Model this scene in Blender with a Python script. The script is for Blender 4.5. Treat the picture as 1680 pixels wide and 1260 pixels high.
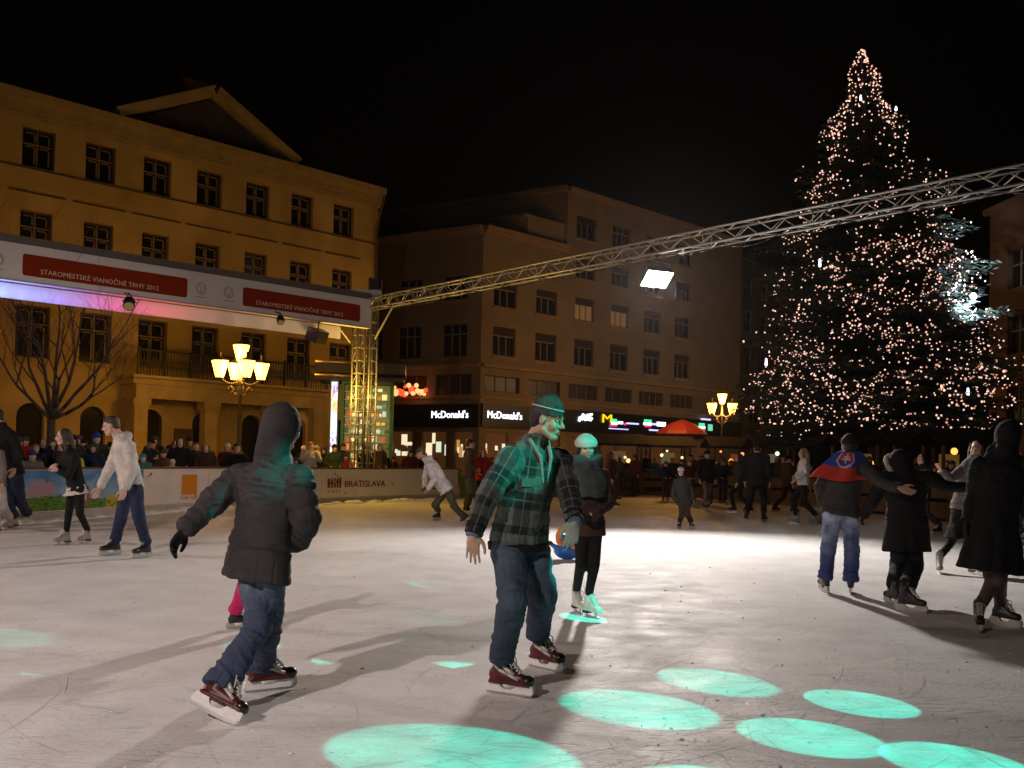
import bpy, bmesh, math, random
import numpy as np
from mathutils import Vector, Matrix, noise
R_ = math.radians
V = Vector
rng = random.Random(7)
for o in list(bpy.data.objects): bpy.data.objects.remove(o)
SC = bpy.context.scene
COL = SC.collection

# ------------------------------------------------------------------ camera, world, lamps, exposure
CH = 1.42; FPX = 1500.0; PITCH = R_(1.0); ROLL = R_(1.3); PYC = 725.8174
Fw = V((0, math.cos(PITCH), math.sin(PITCH))); U0 = V((0, -math.sin(PITCH), math.cos(PITCH))); X0 = V((1, 0, 0))
Rt = X0*math.cos(ROLL)+U0*math.sin(ROLL); Up = -X0*math.sin(ROLL)+U0*math.cos(ROLL)
CAM = V((0, 0, CH))
cd = bpy.data.cameras.new('camera'); co = bpy.data.objects.new('camera', cd); COL.objects.link(co)
m = Matrix((Rt, Up, -Fw)).transposed().to_4x4(); m.translation = CAM; co.matrix_world = m
cd.sensor_width = 36; cd.lens = 36*FPX/1680; cd.shift_y = (PYC-630)/1680; cd.clip_start = .05; cd.clip_end = 2000
SC.camera = co
SC.view_settings.view_transform = 'Standard'; SC.view_settings.look = 'None'; SC.view_settings.exposure = 0; SC.view_settings.gamma = 1
W = bpy.data.worlds.new('World'); SC.world = W; W.use_nodes = True
bg = W.node_tree.nodes['Background']; bg.inputs[0].default_value = (.9, .62, .42, 1); bg.inputs[1].default_value = .0008

def ray(px, py): return Rt*((px-840)/FPX)+Fw+Up*(-(py-PYC)/FPX)
def G(px, py, z=0.0):
    d = ray(px, py); return CAM+d*((z-CH)/d.z)
def at(px, py, Y):
    d = ray(px, py); return CAM+d*(Y/d.y)

def at_(px, py, Y):
    d = ray(px, py); return CAM+d*(Y/d.y)
def lamp(kind, loc, power, color, radius=.1, target=None, size=None, blend=.15, name=None):
    l = bpy.data.lights.new(name or 'light', kind); l.energy = power; l.color = color
    if kind in ('SPOT', 'POINT'): l.shadow_soft_size = radius
    if kind == 'SPOT': l.spot_size = size; l.spot_blend = blend
    o = bpy.data.objects.new(name or 'light', l); COL.objects.link(o); o.location = loc
    if target is not None: o.rotation_euler = (V(target)-V(loc)).to_track_quat('-Z', 'Y').to_euler()
    return o
SODIUM = (1.0, .46, .09)
FLOOD = at_(1078, 458, 19.6)
lamp('SPOT', FLOOD+V((-.1, -.25, -.16)), 4100, (1, .92, .86), .22, (2.7, 10.4, 0), R_(126), 1.0, 'flood_beam')
# the rink's other floodlights, on the trusses to the left and behind the camera
lamp('SPOT', (-4.6, -2.4, 5.6), 2750, (1, .82, .76), .12, (-5.6, 8.0, 0), R_(104), 1.0, 'rink_flood_rear')
lamp('SPOT', (-15.5, 8.5, 5.6), 1900, (1, .80, .70), .3, (-5, 10.5, 0), R_(100), .9, 'rink_flood_side')
lamp('SPOT', (9.8, 12.0, 5.6), 2500, (1, .78, .64), .2, (-9.8, 20.0, .8), R_(36), .9, 'board_fill')  # added unseen spot that brightens the left boards
# the disco projector on the near truss: one hard edged beam per gobo hole
GOBO = V((5.0, 2.0, 6.0)); TEAL = (.0, 1.0, .72)
for (x, y, z, dia, pw, bl) in [(1.37, 5.95, 0, .67, 58, .3), (.77, 5.27, 0, .76, 70, .25), (2.13, 5.5, 0, .56, 75, .1), (1.6, 4.8, 0, .64, 75, .1),
                           (2.18, 4.44, 0, .60, 85, .08), (-.23, 4.36, 0, .97, 68, .15), (.9, 4.02, 0, .56, 75, .1),
                           (.72, 8.2, .06, .34, 130, .1), (.68, 8.05, 1.56, .34, 70, .4), (-.08, 5.56, 1.35, .58, 88, .45), (.36, 5.66, .74, .32, 120, .6),
                           (-1.16, 5.02, 1.40, .34, 125, 1.0), (-3.75, 6.85, 0, .6, 20, .6), (-2.9, 4.25, 0, .9, 14, .7), (-.7, 8.1, 0, .6, 8, .9)]:
    t = V((x, y, z)); d = (t-GOBO).length
    lo = lamp('SPOT', GOBO+V((rng.uniform(-.06, .06), rng.uniform(-.06, .06), 0)), pw*33*(d*d/50), TEAL, .012, t, 2*math.atan(dia*.5/d), bl, 'gobo_beam')
    # the gobo glass is not even: mottled brightness across each beam
    lo.data.use_nodes = True; nt = lo.data.node_tree; em = nt.nodes['Emission']; tc = nt.nodes.new('ShaderNodeTexCoord'); nz = nt.nodes.new('ShaderNodeTexNoise'); nz.inputs['Scale'].default_value = 34; nz.inputs['Detail'].default_value = 3
    mr = nt.nodes.new('ShaderNodeMapRange'); mr.inputs[1].default_value = .3; mr.inputs[2].default_value = .7; mr.inputs[3].default_value = .62; mr.inputs[4].default_value = 1.12
    nt.links.new(tc.outputs['Normal'], nz.inputs['Vector']); nt.links.new(nz.outputs[0], mr.inputs[0]); nt.links.new(mr.outputs[0], em.inputs['Strength'])
# coloured washers under the banner are built with it; street lamp lights with the street lamps

# ------------------------------------------------------------------ materials
MATS = {}
def mat(name, col, rough=.7, metal=0, var=0.0, vs=6.0, bump=0.0, bs=40.0, emit=None, es=1.0, coat=0, spec=None, sheen=0):
    if name in MATS: return MATS[name]
    m = bpy.data.materials.new(name); m.use_nodes = True; nt = m.node_tree; b = nt.nodes['Principled BSDF']
    b.inputs['Base Color'].default_value = (*col, 1); b.inputs['Roughness'].default_value = rough; b.inputs['Metallic'].default_value = metal
    if spec is not None: b.inputs['Specular IOR Level'].default_value = spec
    if sheen: b.inputs['Sheen Weight'].default_value = sheen
    if coat: b.inputs['Coat Weight'].default_value = coat
    tc = nt.nodes.new('ShaderNodeTexCoord')
    if var:
        n = nt.nodes.new('ShaderNodeTexNoise'); n.inputs['Scale'].default_value = vs; n.inputs['Detail'].default_value = 6
        nt.links.new(tc.outputs['Object'], n.inputs['Vector'])
        mr = nt.nodes.new('ShaderNodeMapRange'); mr.inputs[1].default_value = .25; mr.inputs[2].default_value = .75
        mr.inputs[3].default_value = 1-var; mr.inputs[4].default_value = 1+var; nt.links.new(n.outputs[0], mr.inputs[0])
        mx = nt.nodes.new('ShaderNodeMix'); mx.data_type = 'RGBA'; mx.blend_type = 'MULTIPLY'; mx.inputs[0].default_value = 1
        mx.inputs[6].default_value = (*col, 1); nt.links.new(mr.outputs[0], mx.inputs[7]); nt.links.new(mx.outputs[2], b.inputs['Base Color'])
    if bump:
        n2 = nt.nodes.new('ShaderNodeTexNoise'); n2.inputs['Scale'].default_value = bs; n2.inputs['Detail'].default_value = 4
        nt.links.new(tc.outputs['Object'], n2.inputs['Vector'])
        bp = nt.nodes.new('ShaderNodeBump'); bp.inputs['Strength'].default_value = bump; bp.inputs['Distance'].default_value = .01
        nt.links.new(n2.outputs[0], bp.inputs['Height']); nt.links.new(bp.outputs[0], b.inputs['Normal'])
    if emit:
        b.inputs['Emission Color'].default_value = (*emit, 1); b.inputs['Emission Strength'].default_value = es
        try: m.cycles.emission_sampling = 'NONE'
        except Exception: pass
    MATS[name] = m; return m
def cloth(name, col, rough=.85, var=.22, bump=.35, sheen=0): return mat(name, col, rough, 0, var, 9, bump, 220, sheen=sheen, spec=.18)
M_steel = mat('steel', (.55, .55, .56), .32, 1, .1, 20)
M_alu = mat('aluminium', (.62, .6, .58), .38, .85, .15, 9)
M_alud = mat('aluminium_worn', (.42, .40, .36), .5, .6, .2, 9)
M_blk = mat('black_metal', (.02, .02, .022), .5)
M_blkp = mat('black_plastic', (.015, .015, .016), .35)
M_skin = mat('skin', (.50, .29, .20), .5, 0, .12, 25, .15, 300)
M_skin2 = mat('skin_fair', (.60, .38, .29), .5, 0, .1, 25, .15, 300)
M_hair = mat('hair_brown', (.05, .03, .018), .5, 0, .4, 60, .6, 180)
M_hairb = mat('hair_dark', (.018, .012, .01), .5, 0, .4, 60, .6, 180)
M_hairl = mat('hair_light', (.30, .18, .07), .5, 0, .4, 60, .6, 180)
M_white = mat('white_plastic', (.78, .77, .75), .4, 0, .08, 30)
M_eye = mat('eye_white', (.30, .27, .25), .3); M_iris = mat('iris', (.04, .03, .02), .2)
M_lip = mat('lip', (.42, .17, .14), .5)

# ------------------------------------------------------------------ mesh helpers
def tag(o, label=None, cat=None, group=None, kind=None):
    if label: o['label'] = label
    if cat: o['category'] = cat
    if group: o['group'] = group
    if kind: o['kind'] = kind
    return o
def empty(name, loc, label=None, cat=None, group=None, kind=None):
    o = bpy.data.objects.new(name, None); COL.objects.link(o); o.location = loc; o.empty_display_size = .2
    return tag(o, label, cat, group, kind)
def wloc(o):
    p = V((0, 0, 0))
    while o: p = p+o.location; o = o.parent
    return p
def perp(d):
    a = V((0, 0, 1)) if abs(d.z) < .9 else V((1, 0, 0))
    x = d.cross(a).normalized(); return x, d.cross(x).normalized()
class MB:
    def __init__(s): s.v = []; s.f = []; s.m = []; s.c = None
    def add(s, vs, fs, mi=0):
        b = len(s.v); s.v += [tuple(p) for p in vs]; s.f += [tuple(b+i for i in f) for f in fs]; s.m += [mi]*len(fs); return s
    def quad(s, a, b, c, d, mi=0): return s.add([a, b, c, d], [(0, 1, 2, 3)], mi)
    def boxf(s, o, ax, ay, az, mi=0):
        o, ax, ay, az = V(o), V(ax), V(ay), V(az)
        vs = [o, o+ax, o+ax+ay, o+ay, o+az, o+ax+az, o+ax+ay+az, o+ay+az]
        fs = [(0, 3, 2, 1), (4, 5, 6, 7), (0, 1, 5, 4), (1, 2, 6, 5), (2, 3, 7, 6), (3, 0, 4, 7)]
        if ax.cross(ay).dot(az) < 0: fs = [f[::-1] for f in fs]
        return s.add(vs, fs, mi)
    def box(s, c, sx, sy, sz, mi=0): return s.boxf((c[0]-sx/2, c[1]-sy/2, c[2]-sz/2), (sx, 0, 0), (0, sy, 0), (0, 0, sz), mi)
    def tube(s, p0, p1, r0, r1=None, n=8, mi=0, caps=True):
        p0, p1 = V(p0), V(p1); r1 = r0 if r1 is None else r1; d = (p1-p0)
        if d.length < 1e-6: return s
        d.normalize(); x, y = perp(d); vs = []
        for p, r in ((p0, r0), (p1, r1)):
            for i in range(n):
                a = 2*math.pi*i/n; vs.append(p+x*(math.cos(a)*r)+y*(math.sin(a)*r))
        fs = [(i, (i+1) % n, n+(i+1) % n, n+i) for i in range(n)]
        if caps: fs += [tuple(range(n))[::-1], tuple(range(n, 2*n))]
        return s.add(vs, fs, mi)
    def path(s, pts, r, n=6, mi=0):
        for a, b in zip(pts[:-1], pts[1:]): s.tube(a, b, r, r, n, mi)
        return s
    def loft(s, secs, n=24, mi=0):   # secs: (center, ax vec, ay vec)
        vs = []
        for c, ax, ay in secs:
            for i in range(n):
                a = 2*math.pi*i/n; vs.append(V(c)+V(ax)*math.cos(a)+V(ay)*math.sin(a))
        fs = []
        for k in range(len(secs)-1):
            for i in range(n): fs.append((k*n+i, k*n+(i+1) % n, (k+1)*n+(i+1) % n, (k+1)*n+i))
        k = len(secs)-1
        fs += [tuple(range(n))[::-1], tuple(k*n+i for i in range(n))]
        return s.add(vs, fs, mi)
    def ell(s, c, r, B=None, n=14, mi=0):
        c = V(c); B = B or (V((1, 0, 0)), V((0, 1, 0)), V((0, 0, 1))); r = r if hasattr(r, '__len__') else (r, r, r)
        h = n//2+1; vs = [c-B[2]*r[2]]
        for k in range(1, h):
            t = -math.pi/2+math.pi*k/h
            for i in range(n):
                a = 2*math.pi*i/n
                vs.append(c+B[0]*(r[0]*math.cos(t)*math.cos(a))+B[1]*(r[1]*math.cos(t)*math.sin(a))+B[2]*(r[2]*math.sin(t)))
        vs.append(c+B[2]*r[2]); L = len(vs)-1; fs = [(0, 1+(i+1) % n, 1+i) for i in range(n)]
        for k in range(h-2):
            for i in range(n): fs.append((1+k*n+i, 1+k*n+(i+1) % n, 1+(k+1)*n+(i+1) % n, 1+(k+1)*n+i))
        fs += [(L, 1+(h-2)*n+i, 1+(h-2)*n+(i+1) % n) for i in range(n)]
        return s.add(vs, fs, mi)
    def cap(s, p0, p1, r0, r1=None, n=12, mi=0, ends=(1, 1)):
        r1 = r0 if r1 is None else r1
        s.tube(p0, p1, r0, r1, n, mi)
        if ends[0]: s.ell(p0, r0, None, n, mi)
        if ends[1]: s.ell(p1, r1, None, n, mi)
        return s
    def lathe(s, c, prof, n=20, mi=0, B=None):   # prof: (r, z)
        B = B or (V((1, 0, 0)), V((0, 1, 0)), V((0, 0, 1)))
        return s.loft([(V(c)+B[2]*z, B[0]*max(r, .0005), B[1]*max(r, .0005)) for r, z in prof], n, mi)
    def prism(s, poly, ax, ay, o, az, mi=0):     # poly of (x,y), extruded by vector az
        o, ax, ay, az = V(o), V(ax), V(ay), V(az); n = len(poly)
        b = [o+ax*x+ay*y for x, y in poly]; vs = b+[p+az for p in b]
        ar = sum(poly[i][0]*poly[(i+1) % n][1]-poly[(i+1) % n][0]*poly[i][1] for i in range(n))
        fs = [tuple(range(n))[::-1], tuple(range(n, 2*n))]+[(i, (i+1) % n, n+(i+1) % n, n+i) for i in range(n)]
        if (ax.cross(ay).dot(az)*ar) < 0: fs = [f[::-1] for f in fs]
        return s.add(vs, fs, mi)
    def mesh(s, name, off=V((0, 0, 0)), smooth=False):
        me = bpy.data.meshes.new(name); me.from_pydata([(p[0]-off.x, p[1]-off.y, p[2]-off.z) for p in s.v], [], s.f)
        me.polygons.foreach_set('material_index', s.m)
        if smooth: me.polygons.foreach_set('use_smooth', [True]*len(s.f))
        return me
    def build(s, name, mats, parent=None, smooth=False, **kw):
        off = wloc(parent) if parent else V((0, 0, 0))
        me = s.mesh(name, off, smooth)
        for mm in (mats if isinstance(mats, (list, tuple)) else [mats]): me.materials.append(mm)
        o = bpy.data.objects.new(name, me); COL.objects.link(o); o.parent = parent
        return tag(o, **kw)
DG = None
def remesh(mb, name, vox, mats, parent, smooth_it=4, post=None, label=None):
    me = mb.mesh('tmp'); t = bpy.data.objects.new('tmp', me); COL.objects.link(t)
    r = t.modifiers.new('r', 'REMESH'); r.mode = 'VOXEL'; r.voxel_size = vox; r.adaptivity = 0
    s = t.modifiers.new('s', 'SMOOTH'); s.factor = .5; s.iterations = smooth_it
    dg = bpy.context.evaluated_depsgraph_get(); dg.update()
    nm = bpy.data.meshes.new_from_object(t.evaluated_get(dg)); bpy.data.objects.remove(t); bpy.data.meshes.remove(me)
    nm.name = name; n = len(nm.vertices); a = np.empty(n*3); nm.vertices.foreach_get('co', a); a = a.reshape(-1, 3)
    if post:
        no = np.empty(n*3); nm.vertices.foreach_get('normal', no); a = post(nm, a, no.reshape(-1, 3))
    off = wloc(parent); a = a-np.array(off); nm.vertices.foreach_set('co', a.ravel())
    nm.polygons.foreach_set('use_smooth', [True]*len(nm.polygons)); nm.materials.clear()
    for mm in (mats if isinstance(mats, (list, tuple)) else [mats]): nm.materials.append(mm)
    nm.update(); o = bpy.data.objects.new(name, nm); COL.objects.link(o); o.parent = parent
    if label: o['label'] = label
    return o
def copy_tree(o, parent=None):
    c = o.copy(); COL.objects.link(c); c.parent = parent
    for ch in o.children: copy_tree(ch, c)
    return c
def text(s, size, o, ux, uz, m, parent, name='lettering', ext=.004, width=None, align='LEFT', **kw):
    cu = bpy.data.curves.new('t', 'FONT'); cu.body = s; cu.size = size; cu.extrude = ext; cu.align_x = align; cu.resolution_u = 2
    t = bpy.data.objects.new('t', cu); COL.objects.link(t)
    dg = bpy.context.evaluated_depsgraph_get(); dg.update()
    me = bpy.data.meshes.new_from_object(t.evaluated_get(dg)); bpy.data.objects.remove(t)
    n = len(me.vertices); a = np.empty(n*3); me.vertices.foreach_get('co', a); a = a.reshape(-1, 3)
    if width:
        w = a[:, 0].max()-a[:, 0].min(); a[:, 0] = (a[:, 0]-a[:, 0].min())*width/w
    ux, uz = V(ux), V(uz); nn = ux.cross(uz); off = V(o)-(wloc(parent) if parent else V((0, 0, 0)))
    B = np.array([ux, uz, nn]); a = a@B+np.array(off); me.vertices.foreach_set('co', a.ravel()); me.materials.clear(); me.materials.append(m); me.update()
    ob = bpy.data.objects.new(name, me); COL.objects.link(ob); ob.parent = parent; return tag(ob, **kw)
class Fr:
    """facade frame: u along the wall, w out of it towards the square, z up"""
    def __init__(s, o, ang, flip=False):
        s.o = V((o[0], o[1], 0)); s.ux = V((math.sin(ang), math.cos(ang), 0)); s.n = V((s.ux.y, -s.ux.x, 0))*(-1 if flip else 1); s.flip = flip
    def P(s, u, w, z): return s.o+s.ux*u+s.n*w+V((0, 0, z))
    def box(s, mb, u0, u1, w0, w1, z0, z1, mi=0): mb.boxf(s.P(u0, w0, z0), s.ux*(u1-u0), s.n*(w1-w0), V((0, 0, z1-z0)), mi)
# ------------------------------------------------------------------ ground and ice
def ice_mat():
    m = bpy.data.materials.new('ice'); m.use_nodes = True; nt = m.node_tree; b = nt.nodes['Principled BSDF']; N = nt.nodes.new; L = nt.links.new
    tc = N('ShaderNodeTexCoord')
    def noise_(sc, det=5, vec=None, dist=0):
        n = N('ShaderNodeTexNoise'); n.inputs['Scale'].default_value = sc; n.inputs['Detail'].default_value = det; n.inputs['Distortion'].default_value = dist
        L(vec or tc.outputs['Object'], n.inputs['Vector']); return n
    def mrange(sock, a, b_, c, d):
        r = N('ShaderNodeMapRange'); L(sock, r.inputs[0]); r.inputs[1].default_value = a; r.inputs[2].default_value = b_; r.inputs[3].default_value = c; r.inputs[4].default_value = d; return r.outputs[0]
    def math_(op, a, b_):
        k = N('ShaderNodeMath'); k.operation = op
        for i, q in enumerate((a, b_)):
            if isinstance(q, (int, float)): k.inputs[i].default_value = q
            else: L(q, k.inputs[i])
        return k.outputs[0]
    # curved scratches: thin iso lines of warped, stretched noise, several layers
    scr = None
    for i, (ang, sx, sy, sc, th) in enumerate([(20, .35, 2.2, 1.6, .0075), (75, .4, 2.6, 1.9, .007), (130, .3, 2.0, 2.3, .008), (165, .5, 3.0, 1.3, .006), (48, .6, 1.6, 4.5, .012), (105, .6, 1.8, 5.5, .012)]):
        mp = N('ShaderNodeMapping'); mp.inputs['Rotation'].default_value = (0, 0, R_(ang)); mp.inputs['Scale'].default_value = (sx, sy, 1); mp.inputs['Location'].default_value = (i*7.3, i*3.1, i)
        L(tc.outputs['Object'], mp.inputs['Vector'])
        n = noise_(sc, 1, mp.outputs[0], .8)
        a = math_('ABSOLUTE', math_('SUBTRACT', math_('FRACT', math_('MULTIPLY', n.outputs[0], 7.0), 0), .5), 0)
        line = mrange(a, 0, th*7, 1, 0)
        msk = mrange(noise_(1.1+.3*i, 3).outputs[0], .48, .6, 0, 1)
        ln = math_('MULTIPLY', line, msk)
        scr = ln if scr is None else math_('MAXIMUM', scr, ln)
    n1 = noise_(.35, 6); n2 = noise_(2.2, 8); n3 = noise_(38, 4)
    v = math_('ADD', mrange(n1.outputs[0], .3, .7, .88, 1.04), mrange(n2.outputs[0], .3, .7, -.08, .06))
    v = math_('ADD', v, mrange(n3.outputs[0], .3, .7, -.05, .05))
    v = math_('SUBTRACT', v, math_('MULTIPLY', scr, .14))
    cr = N('ShaderNodeMix'); cr.data_type = 'RGBA'; cr.blend_type = 'MULTIPLY'; cr.inputs[0].default_value = 1; cr.inputs[6].default_value = (.77, .755, .75, 1); L(v, cr.inputs[7])
    L(cr.outputs[2], b.inputs['Base Color'])
    L(mrange(n2.outputs[0], .3, .7, .5, .75), b.inputs['Roughness']); b.inputs['Specular IOR Level'].default_value = .2
    h = math_('ADD', math_('MULTIPLY', scr, -.55), math_('MULTIPLY', n3.outputs[0], .55)); h = math_('ADD', h, math_('MULTIPLY', n2.outputs[0], 1.6))
    bp = N('ShaderNodeBump'); bp.inputs['Strength'].default_value = .55; bp.inputs['Distance'].default_value = .012; L(h, bp.inputs['Height']); L(bp.outputs[0], b.inputs['Normal'])
    return m
M_ice = ice_mat()
M_pave = mat('paving', (.13, .11, .095), .75, 0, .3, 1.2, .4, 30)
MB().quad((-400, -100, -.06), (400, -100, -.06), (400, 700, -.06), (-400, 700, -.06)).build('ground', M_pave, kind='structure')
BL = [(-17, 8.0), (-13.2, 11.5), (-10.6, 14.0), (-9.4, 16.3), (-8.65, 18.8), (-7.9, 21.3), (-6.95, 23.4), (-5.45, 25.6), (-3.8, 28.2), (-1.75, 31.4)]
BR = [(2.9, 35.6), (6.6, 35.4), (9.2, 32.8), (10.6, 29.6), (11.3, 26), (11.9, 22.5), (13.6, 17), (16, 8)]
ice = [(x, y, 0) for x, y in BL]+[(x, y, 0) for x, y in BR]+[(16, -9, 0), (-17, -9, 0)]
mb = MB(); mb.add(ice, [tuple(range(len(ice)))[::-1]]); mb.build('ice_rink', M_ice, kind='structure')

# blade cuts and shavings on the near ice: thin curved ribbons and crumbs
def cuts_():
    rg = random.Random(21); gm = mat('cut_groove', (.52, .50, .50), .6); sm = mat('cut_ridge', (.86, .85, .86), .8); mb = MB()
    for k in range(900):
        y0 = 3.4+rg.random()**1.7*11; x0 = rg.uniform(-.62, .62)*y0+rg.uniform(-.3, .3); a = rg.uniform(0, 6.28) if rg.random() < .6 else rg.gauss(.6, .5); L = rg.uniform(.12, 1.0); cv = rg.uniform(-.75, .75); n = 9; w = rg.uniform(.0008, .0030); mi = 0 if rg.random() < .62 else 1
        p = V((x0, y0, .004+(k % 7)*.0003)); vs = []
        for i in range(n+1):
            t = i/n; r = V((-math.sin(a), math.cos(a), 0)); ww = w*math.sin(math.pi*(.08+.84*t)); vs += [p-r*ww, p+r*ww]; p = p+V((math.cos(a), math.sin(a), 0))*(L/n); a += cv*L/n
        mb.add(vs, [(2*i, 2*i+2, 2*i+3, 2*i+1) for i in range(n)], mi)
    mb.build('skate_cuts', [gm, sm], None, kind='stuff', label='thin curved skate cuts scored across the ice', cat='skate marks')
    mb = MB()
    for k in range(300):
        y0 = 3.6+rg.random()**1.5*9; x0 = rg.uniform(-.6, .6)*y0; r = rg.uniform(.002, .008); mb.ell((x0, y0, .004), (r*rg.uniform(1, 2.2), r, r*.7), None, 6)
    mb.build('ice_crumbs', MATS['cut_ridge'], None, True, kind='stuff', label='small crumbs of shaved ice scattered on the rink', cat='snow')
cuts_()
# ------------------------------------------------------------------ rink boards
M_board = mat('board_white', (.66, .62, .60), .4, 0, .08, 2.5)
M_rail = mat('board_rail', (.10, .05, .03), .5)
M_kick = mat('board_kick', (.40, .37, .35), .6, 0, .2, 5)
M_snow = mat('snow', (.72, .72, .74), .8, 0, .1, 8, .8, 20)
M_brd = mat('red_brown_print', (.20, .03, .02), .6)
def seglen(pts):
    L = [0]
    for a, b in zip(pts[:-1], pts[1:]): L.append(L[-1]+math.dist(a, b))
    return L
class Poly:
    def __init__(s, pts): s.p = [V((x, y, 0)) for x, y in pts]; s.L = seglen(pts); s.len = s.L[-1]
    def at(s, t):
        t = min(max(t, 0), s.len-1e-4)
        for i in range(len(s.p)-1):
            if t <= s.L[i+1]:
                k = (t-s.L[i])/(s.L[i+1]-s.L[i]); d = (s.p[i+1]-s.p[i]).normalized(); return s.p[i].lerp(s.p[i+1], k), d
    def strip(s, mb, t0, t1, z0, z1, w0, w1, mi=0, n=None):   # w positive to the right of travel
        n = n or max(1, int((t1-t0)/.7)); prev = None
        for k in range(n+1):
            t = t0+(t1-t0)*k/n; p, d = s.at(t); a = s.at(max(t-.4, 0))[1]; b = s.at(min(t+.4, s.len))[1]; d = (a+b).normalized(); r = V((d.y, -d.x, 0))
            q = [p+r*w0+V((0, 0, z0)), p+r*w1+V((0, 0, z0)), p+r*w1+V((0, 0, z1)), p+r*w0+V((0, 0, z1))]
            if prev:
                mb.add(prev+q, [(0, 1, 5, 4), (1, 2, 6, 5), (2, 3, 7, 6), (3, 0, 4, 7)], mi)
                if k == 1: mb.add(prev, [(0, 3, 2, 1)], mi)
                if k == n: mb.add(q, [(0, 1, 2, 3)], mi)
            prev = q
def dropt(P, px):   # distance along the boards whose picture column is px (to lay out the adverts as they hang)
    best = min((abs(840+FPX*(q.x/q.y)-px), t) for t in [k*.05 for k in range(int(P.len/.05))] for q in [P.at(t)[0]] if q.y > 2)
    return best[1]
PL = Poly(BL)
boards = empty('rink_boards', (BL[4][0], BL[4][1], 0), 'curved white ice rink boards with adverts and a dark brown top rail', 'rink boards')
cuts = [0, 2.4, 4.8]; tA, tB = dropt(PL, 38), dropt(PL, 236)
edges = sorted(set([0, 2.5, tA]+[tA+(tB-tA)*.5, tB]+[dropt(PL, x) for x in (345, 452, 528, 648, 753)]))
for a, b in zip(edges[:-1], edges[1:]):
    if b-a < .2: continue
    mb = MB(); PL.strip(mb, a+.006, b-.006, .16, 1.0, -.05, 0); mb.build('board_panel', M_board, boards)
mb = MB(); PL.strip(mb, 0, PL.len, 1.0, 1.045, -.07, .02); mb.build('top_rail', M_rail, boards)
mb = MB(); PL.strip(mb, 0, PL.len, 0.0, .16, -.05, .015); mb.build('kick_strip', M_kick, boards)
mb = MB(); PL.strip(mb, 0, PL.len, .17, .18, 0, .004); mb.build('groove_line', mat('groove', (.2, .17, .16), .6), boards)
mb = MB()   # snow shaved off the ice, heaped along the boards
for k in range(260):
    t = rng.uniform(2, PL.len*.98) if k % 3 else rng.uniform(4, 13); p, d = PL.at(t); r = V((d.y, -d.x, 0)); s_ = rng.uniform(.06, .16)
    mb.ell(p+r*rng.uniform(.0, .22), (s_*1.9, s_*1.2, s_*rng.uniform(.35, .75)), (d, r, V((0, 0, 1))), 8)
mb.build('snow', M_snow, None, True, kind='stuff', label='shaved snow heaped along the foot of the white rink boards', cat='snow')
# landscape advert: a printed picture in vertex colours
def vcol_mat(name, rough=.5, emit=0):
    m = bpy.data.materials.new(name); m.use_nodes = True; nt = m.node_tree; b = nt.nodes['Principled BSDF']; a = nt.nodes.new('ShaderNodeAttribute'); a.attribute_name = 'Col'
    nt.links.new(a.outputs[0], b.inputs['Base Color']); b.inputs['Roughness'].default_value = rough
    if emit:
        nt.links.new(a.outputs[0], b.inputs['Emission Color']); b.inputs['Emission Strength'].default_value = emit
        m.cycles.emission_sampling = 'NONE'
    return m
M_print = vcol_mat('printed_picture')
def poster(name, fpos, nu, nv, fcol, m, parent):
    vs = [fpos(i/nu, j/nv) for j in range(nv+1) for i in range(nu+1)]; fs = [(j*(nu+1)+i, j*(nu+1)+i+1, (j+1)*(nu+1)+i+1, (j+1)*(nu+1)+i) for j in range(nv) for i in range(nu)]
    mb = MB(); mb.add(vs, fs); o = mb.build(name, m, parent)
    ca = o.data.color_attributes.new('Col', 'FLOAT_COLOR', 'POINT'); c = []
    for j in range(nv+1):
        for i in range(nu+1): c += [*fcol(i/nu, j/nv), 1]
    ca.data.foreach_set('color', c); return o
def land(u, v):
    n = noise.noise(V((u*9, v*5, 0))); n2 = noise.noise(V((u*30, v*20, 3)))
    sky = V((.05, .20, .48)).lerp(V((.35, .52, .62)), min(1, max(0, (.95-v)*1.1+n*.5)))
    hill = .30+.06*math.sin(u*7)+.03*n2
    c = sky
    if (u-.14)**2/.012+(v-.52)**2/.06 < 1+n2*1.5: c = V((.42, .26, .36))
    if v < hill: c = V((.10, .26, .03)).lerp(V((.03, .09, .015)), min(1, max(0, n2*2+.35)))
    if v < hill+.12 and u > .66 and n2 > -.1: c = V((.50, .34, .03))
    if .36 < u < .52 and v < .66-((u-.44)/.08)**2*.12 and v > .1: c = V((.10, .05, .035)) if u < .375 or v > .55 else V((.26, .11, .07))
    if .43 < u < .50 and .22 < v < .40: c = V((.5, .44, .36))
    return c
def bpos(P, t0, t1, z0, z1, w=.008):
    def f(u, v):
        p, d = P.at(t0+(t1-t0)*u); r = V((d.y, -d.x, 0)); return p+r*w+V((0, 0, z0+(z1-z0)*v))
    return f
poster('landscape_advert', bpos(PL, tA, tB, .2, .985), 110, 44, land, M_print, boards)
t0, t1 = dropt(PL, 286), dropt(PL, 326)
poster('orange_square_advert', bpos(PL, t0, t1, .28, .86), 6, 4, lambda u, v: (.62, .22, .012), M_print, boards)
p, d = PL.at((t0+t1)/2); r = V((d.y, -d.x, 0))
text('orange', .17, PL.at(t0)[0]+d*.05+r*.02+V((0, 0, .31)), d, (0, 0, 1), M_white, boards, ext=.003, width=(t1-t0)*.8)
t0 = dropt(PL, 566); p, d = PL.at(t0+.7); p = PL.at(t0)[0]; r = V((d.y, -d.x, 0))
wB = dropt(PL, 634)-t0
text('BRATISLAVA', .27, p+r*.02+V((0, 0, .47)), d, (0, 0, 1), M_brd, boards, width=wB)
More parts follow.
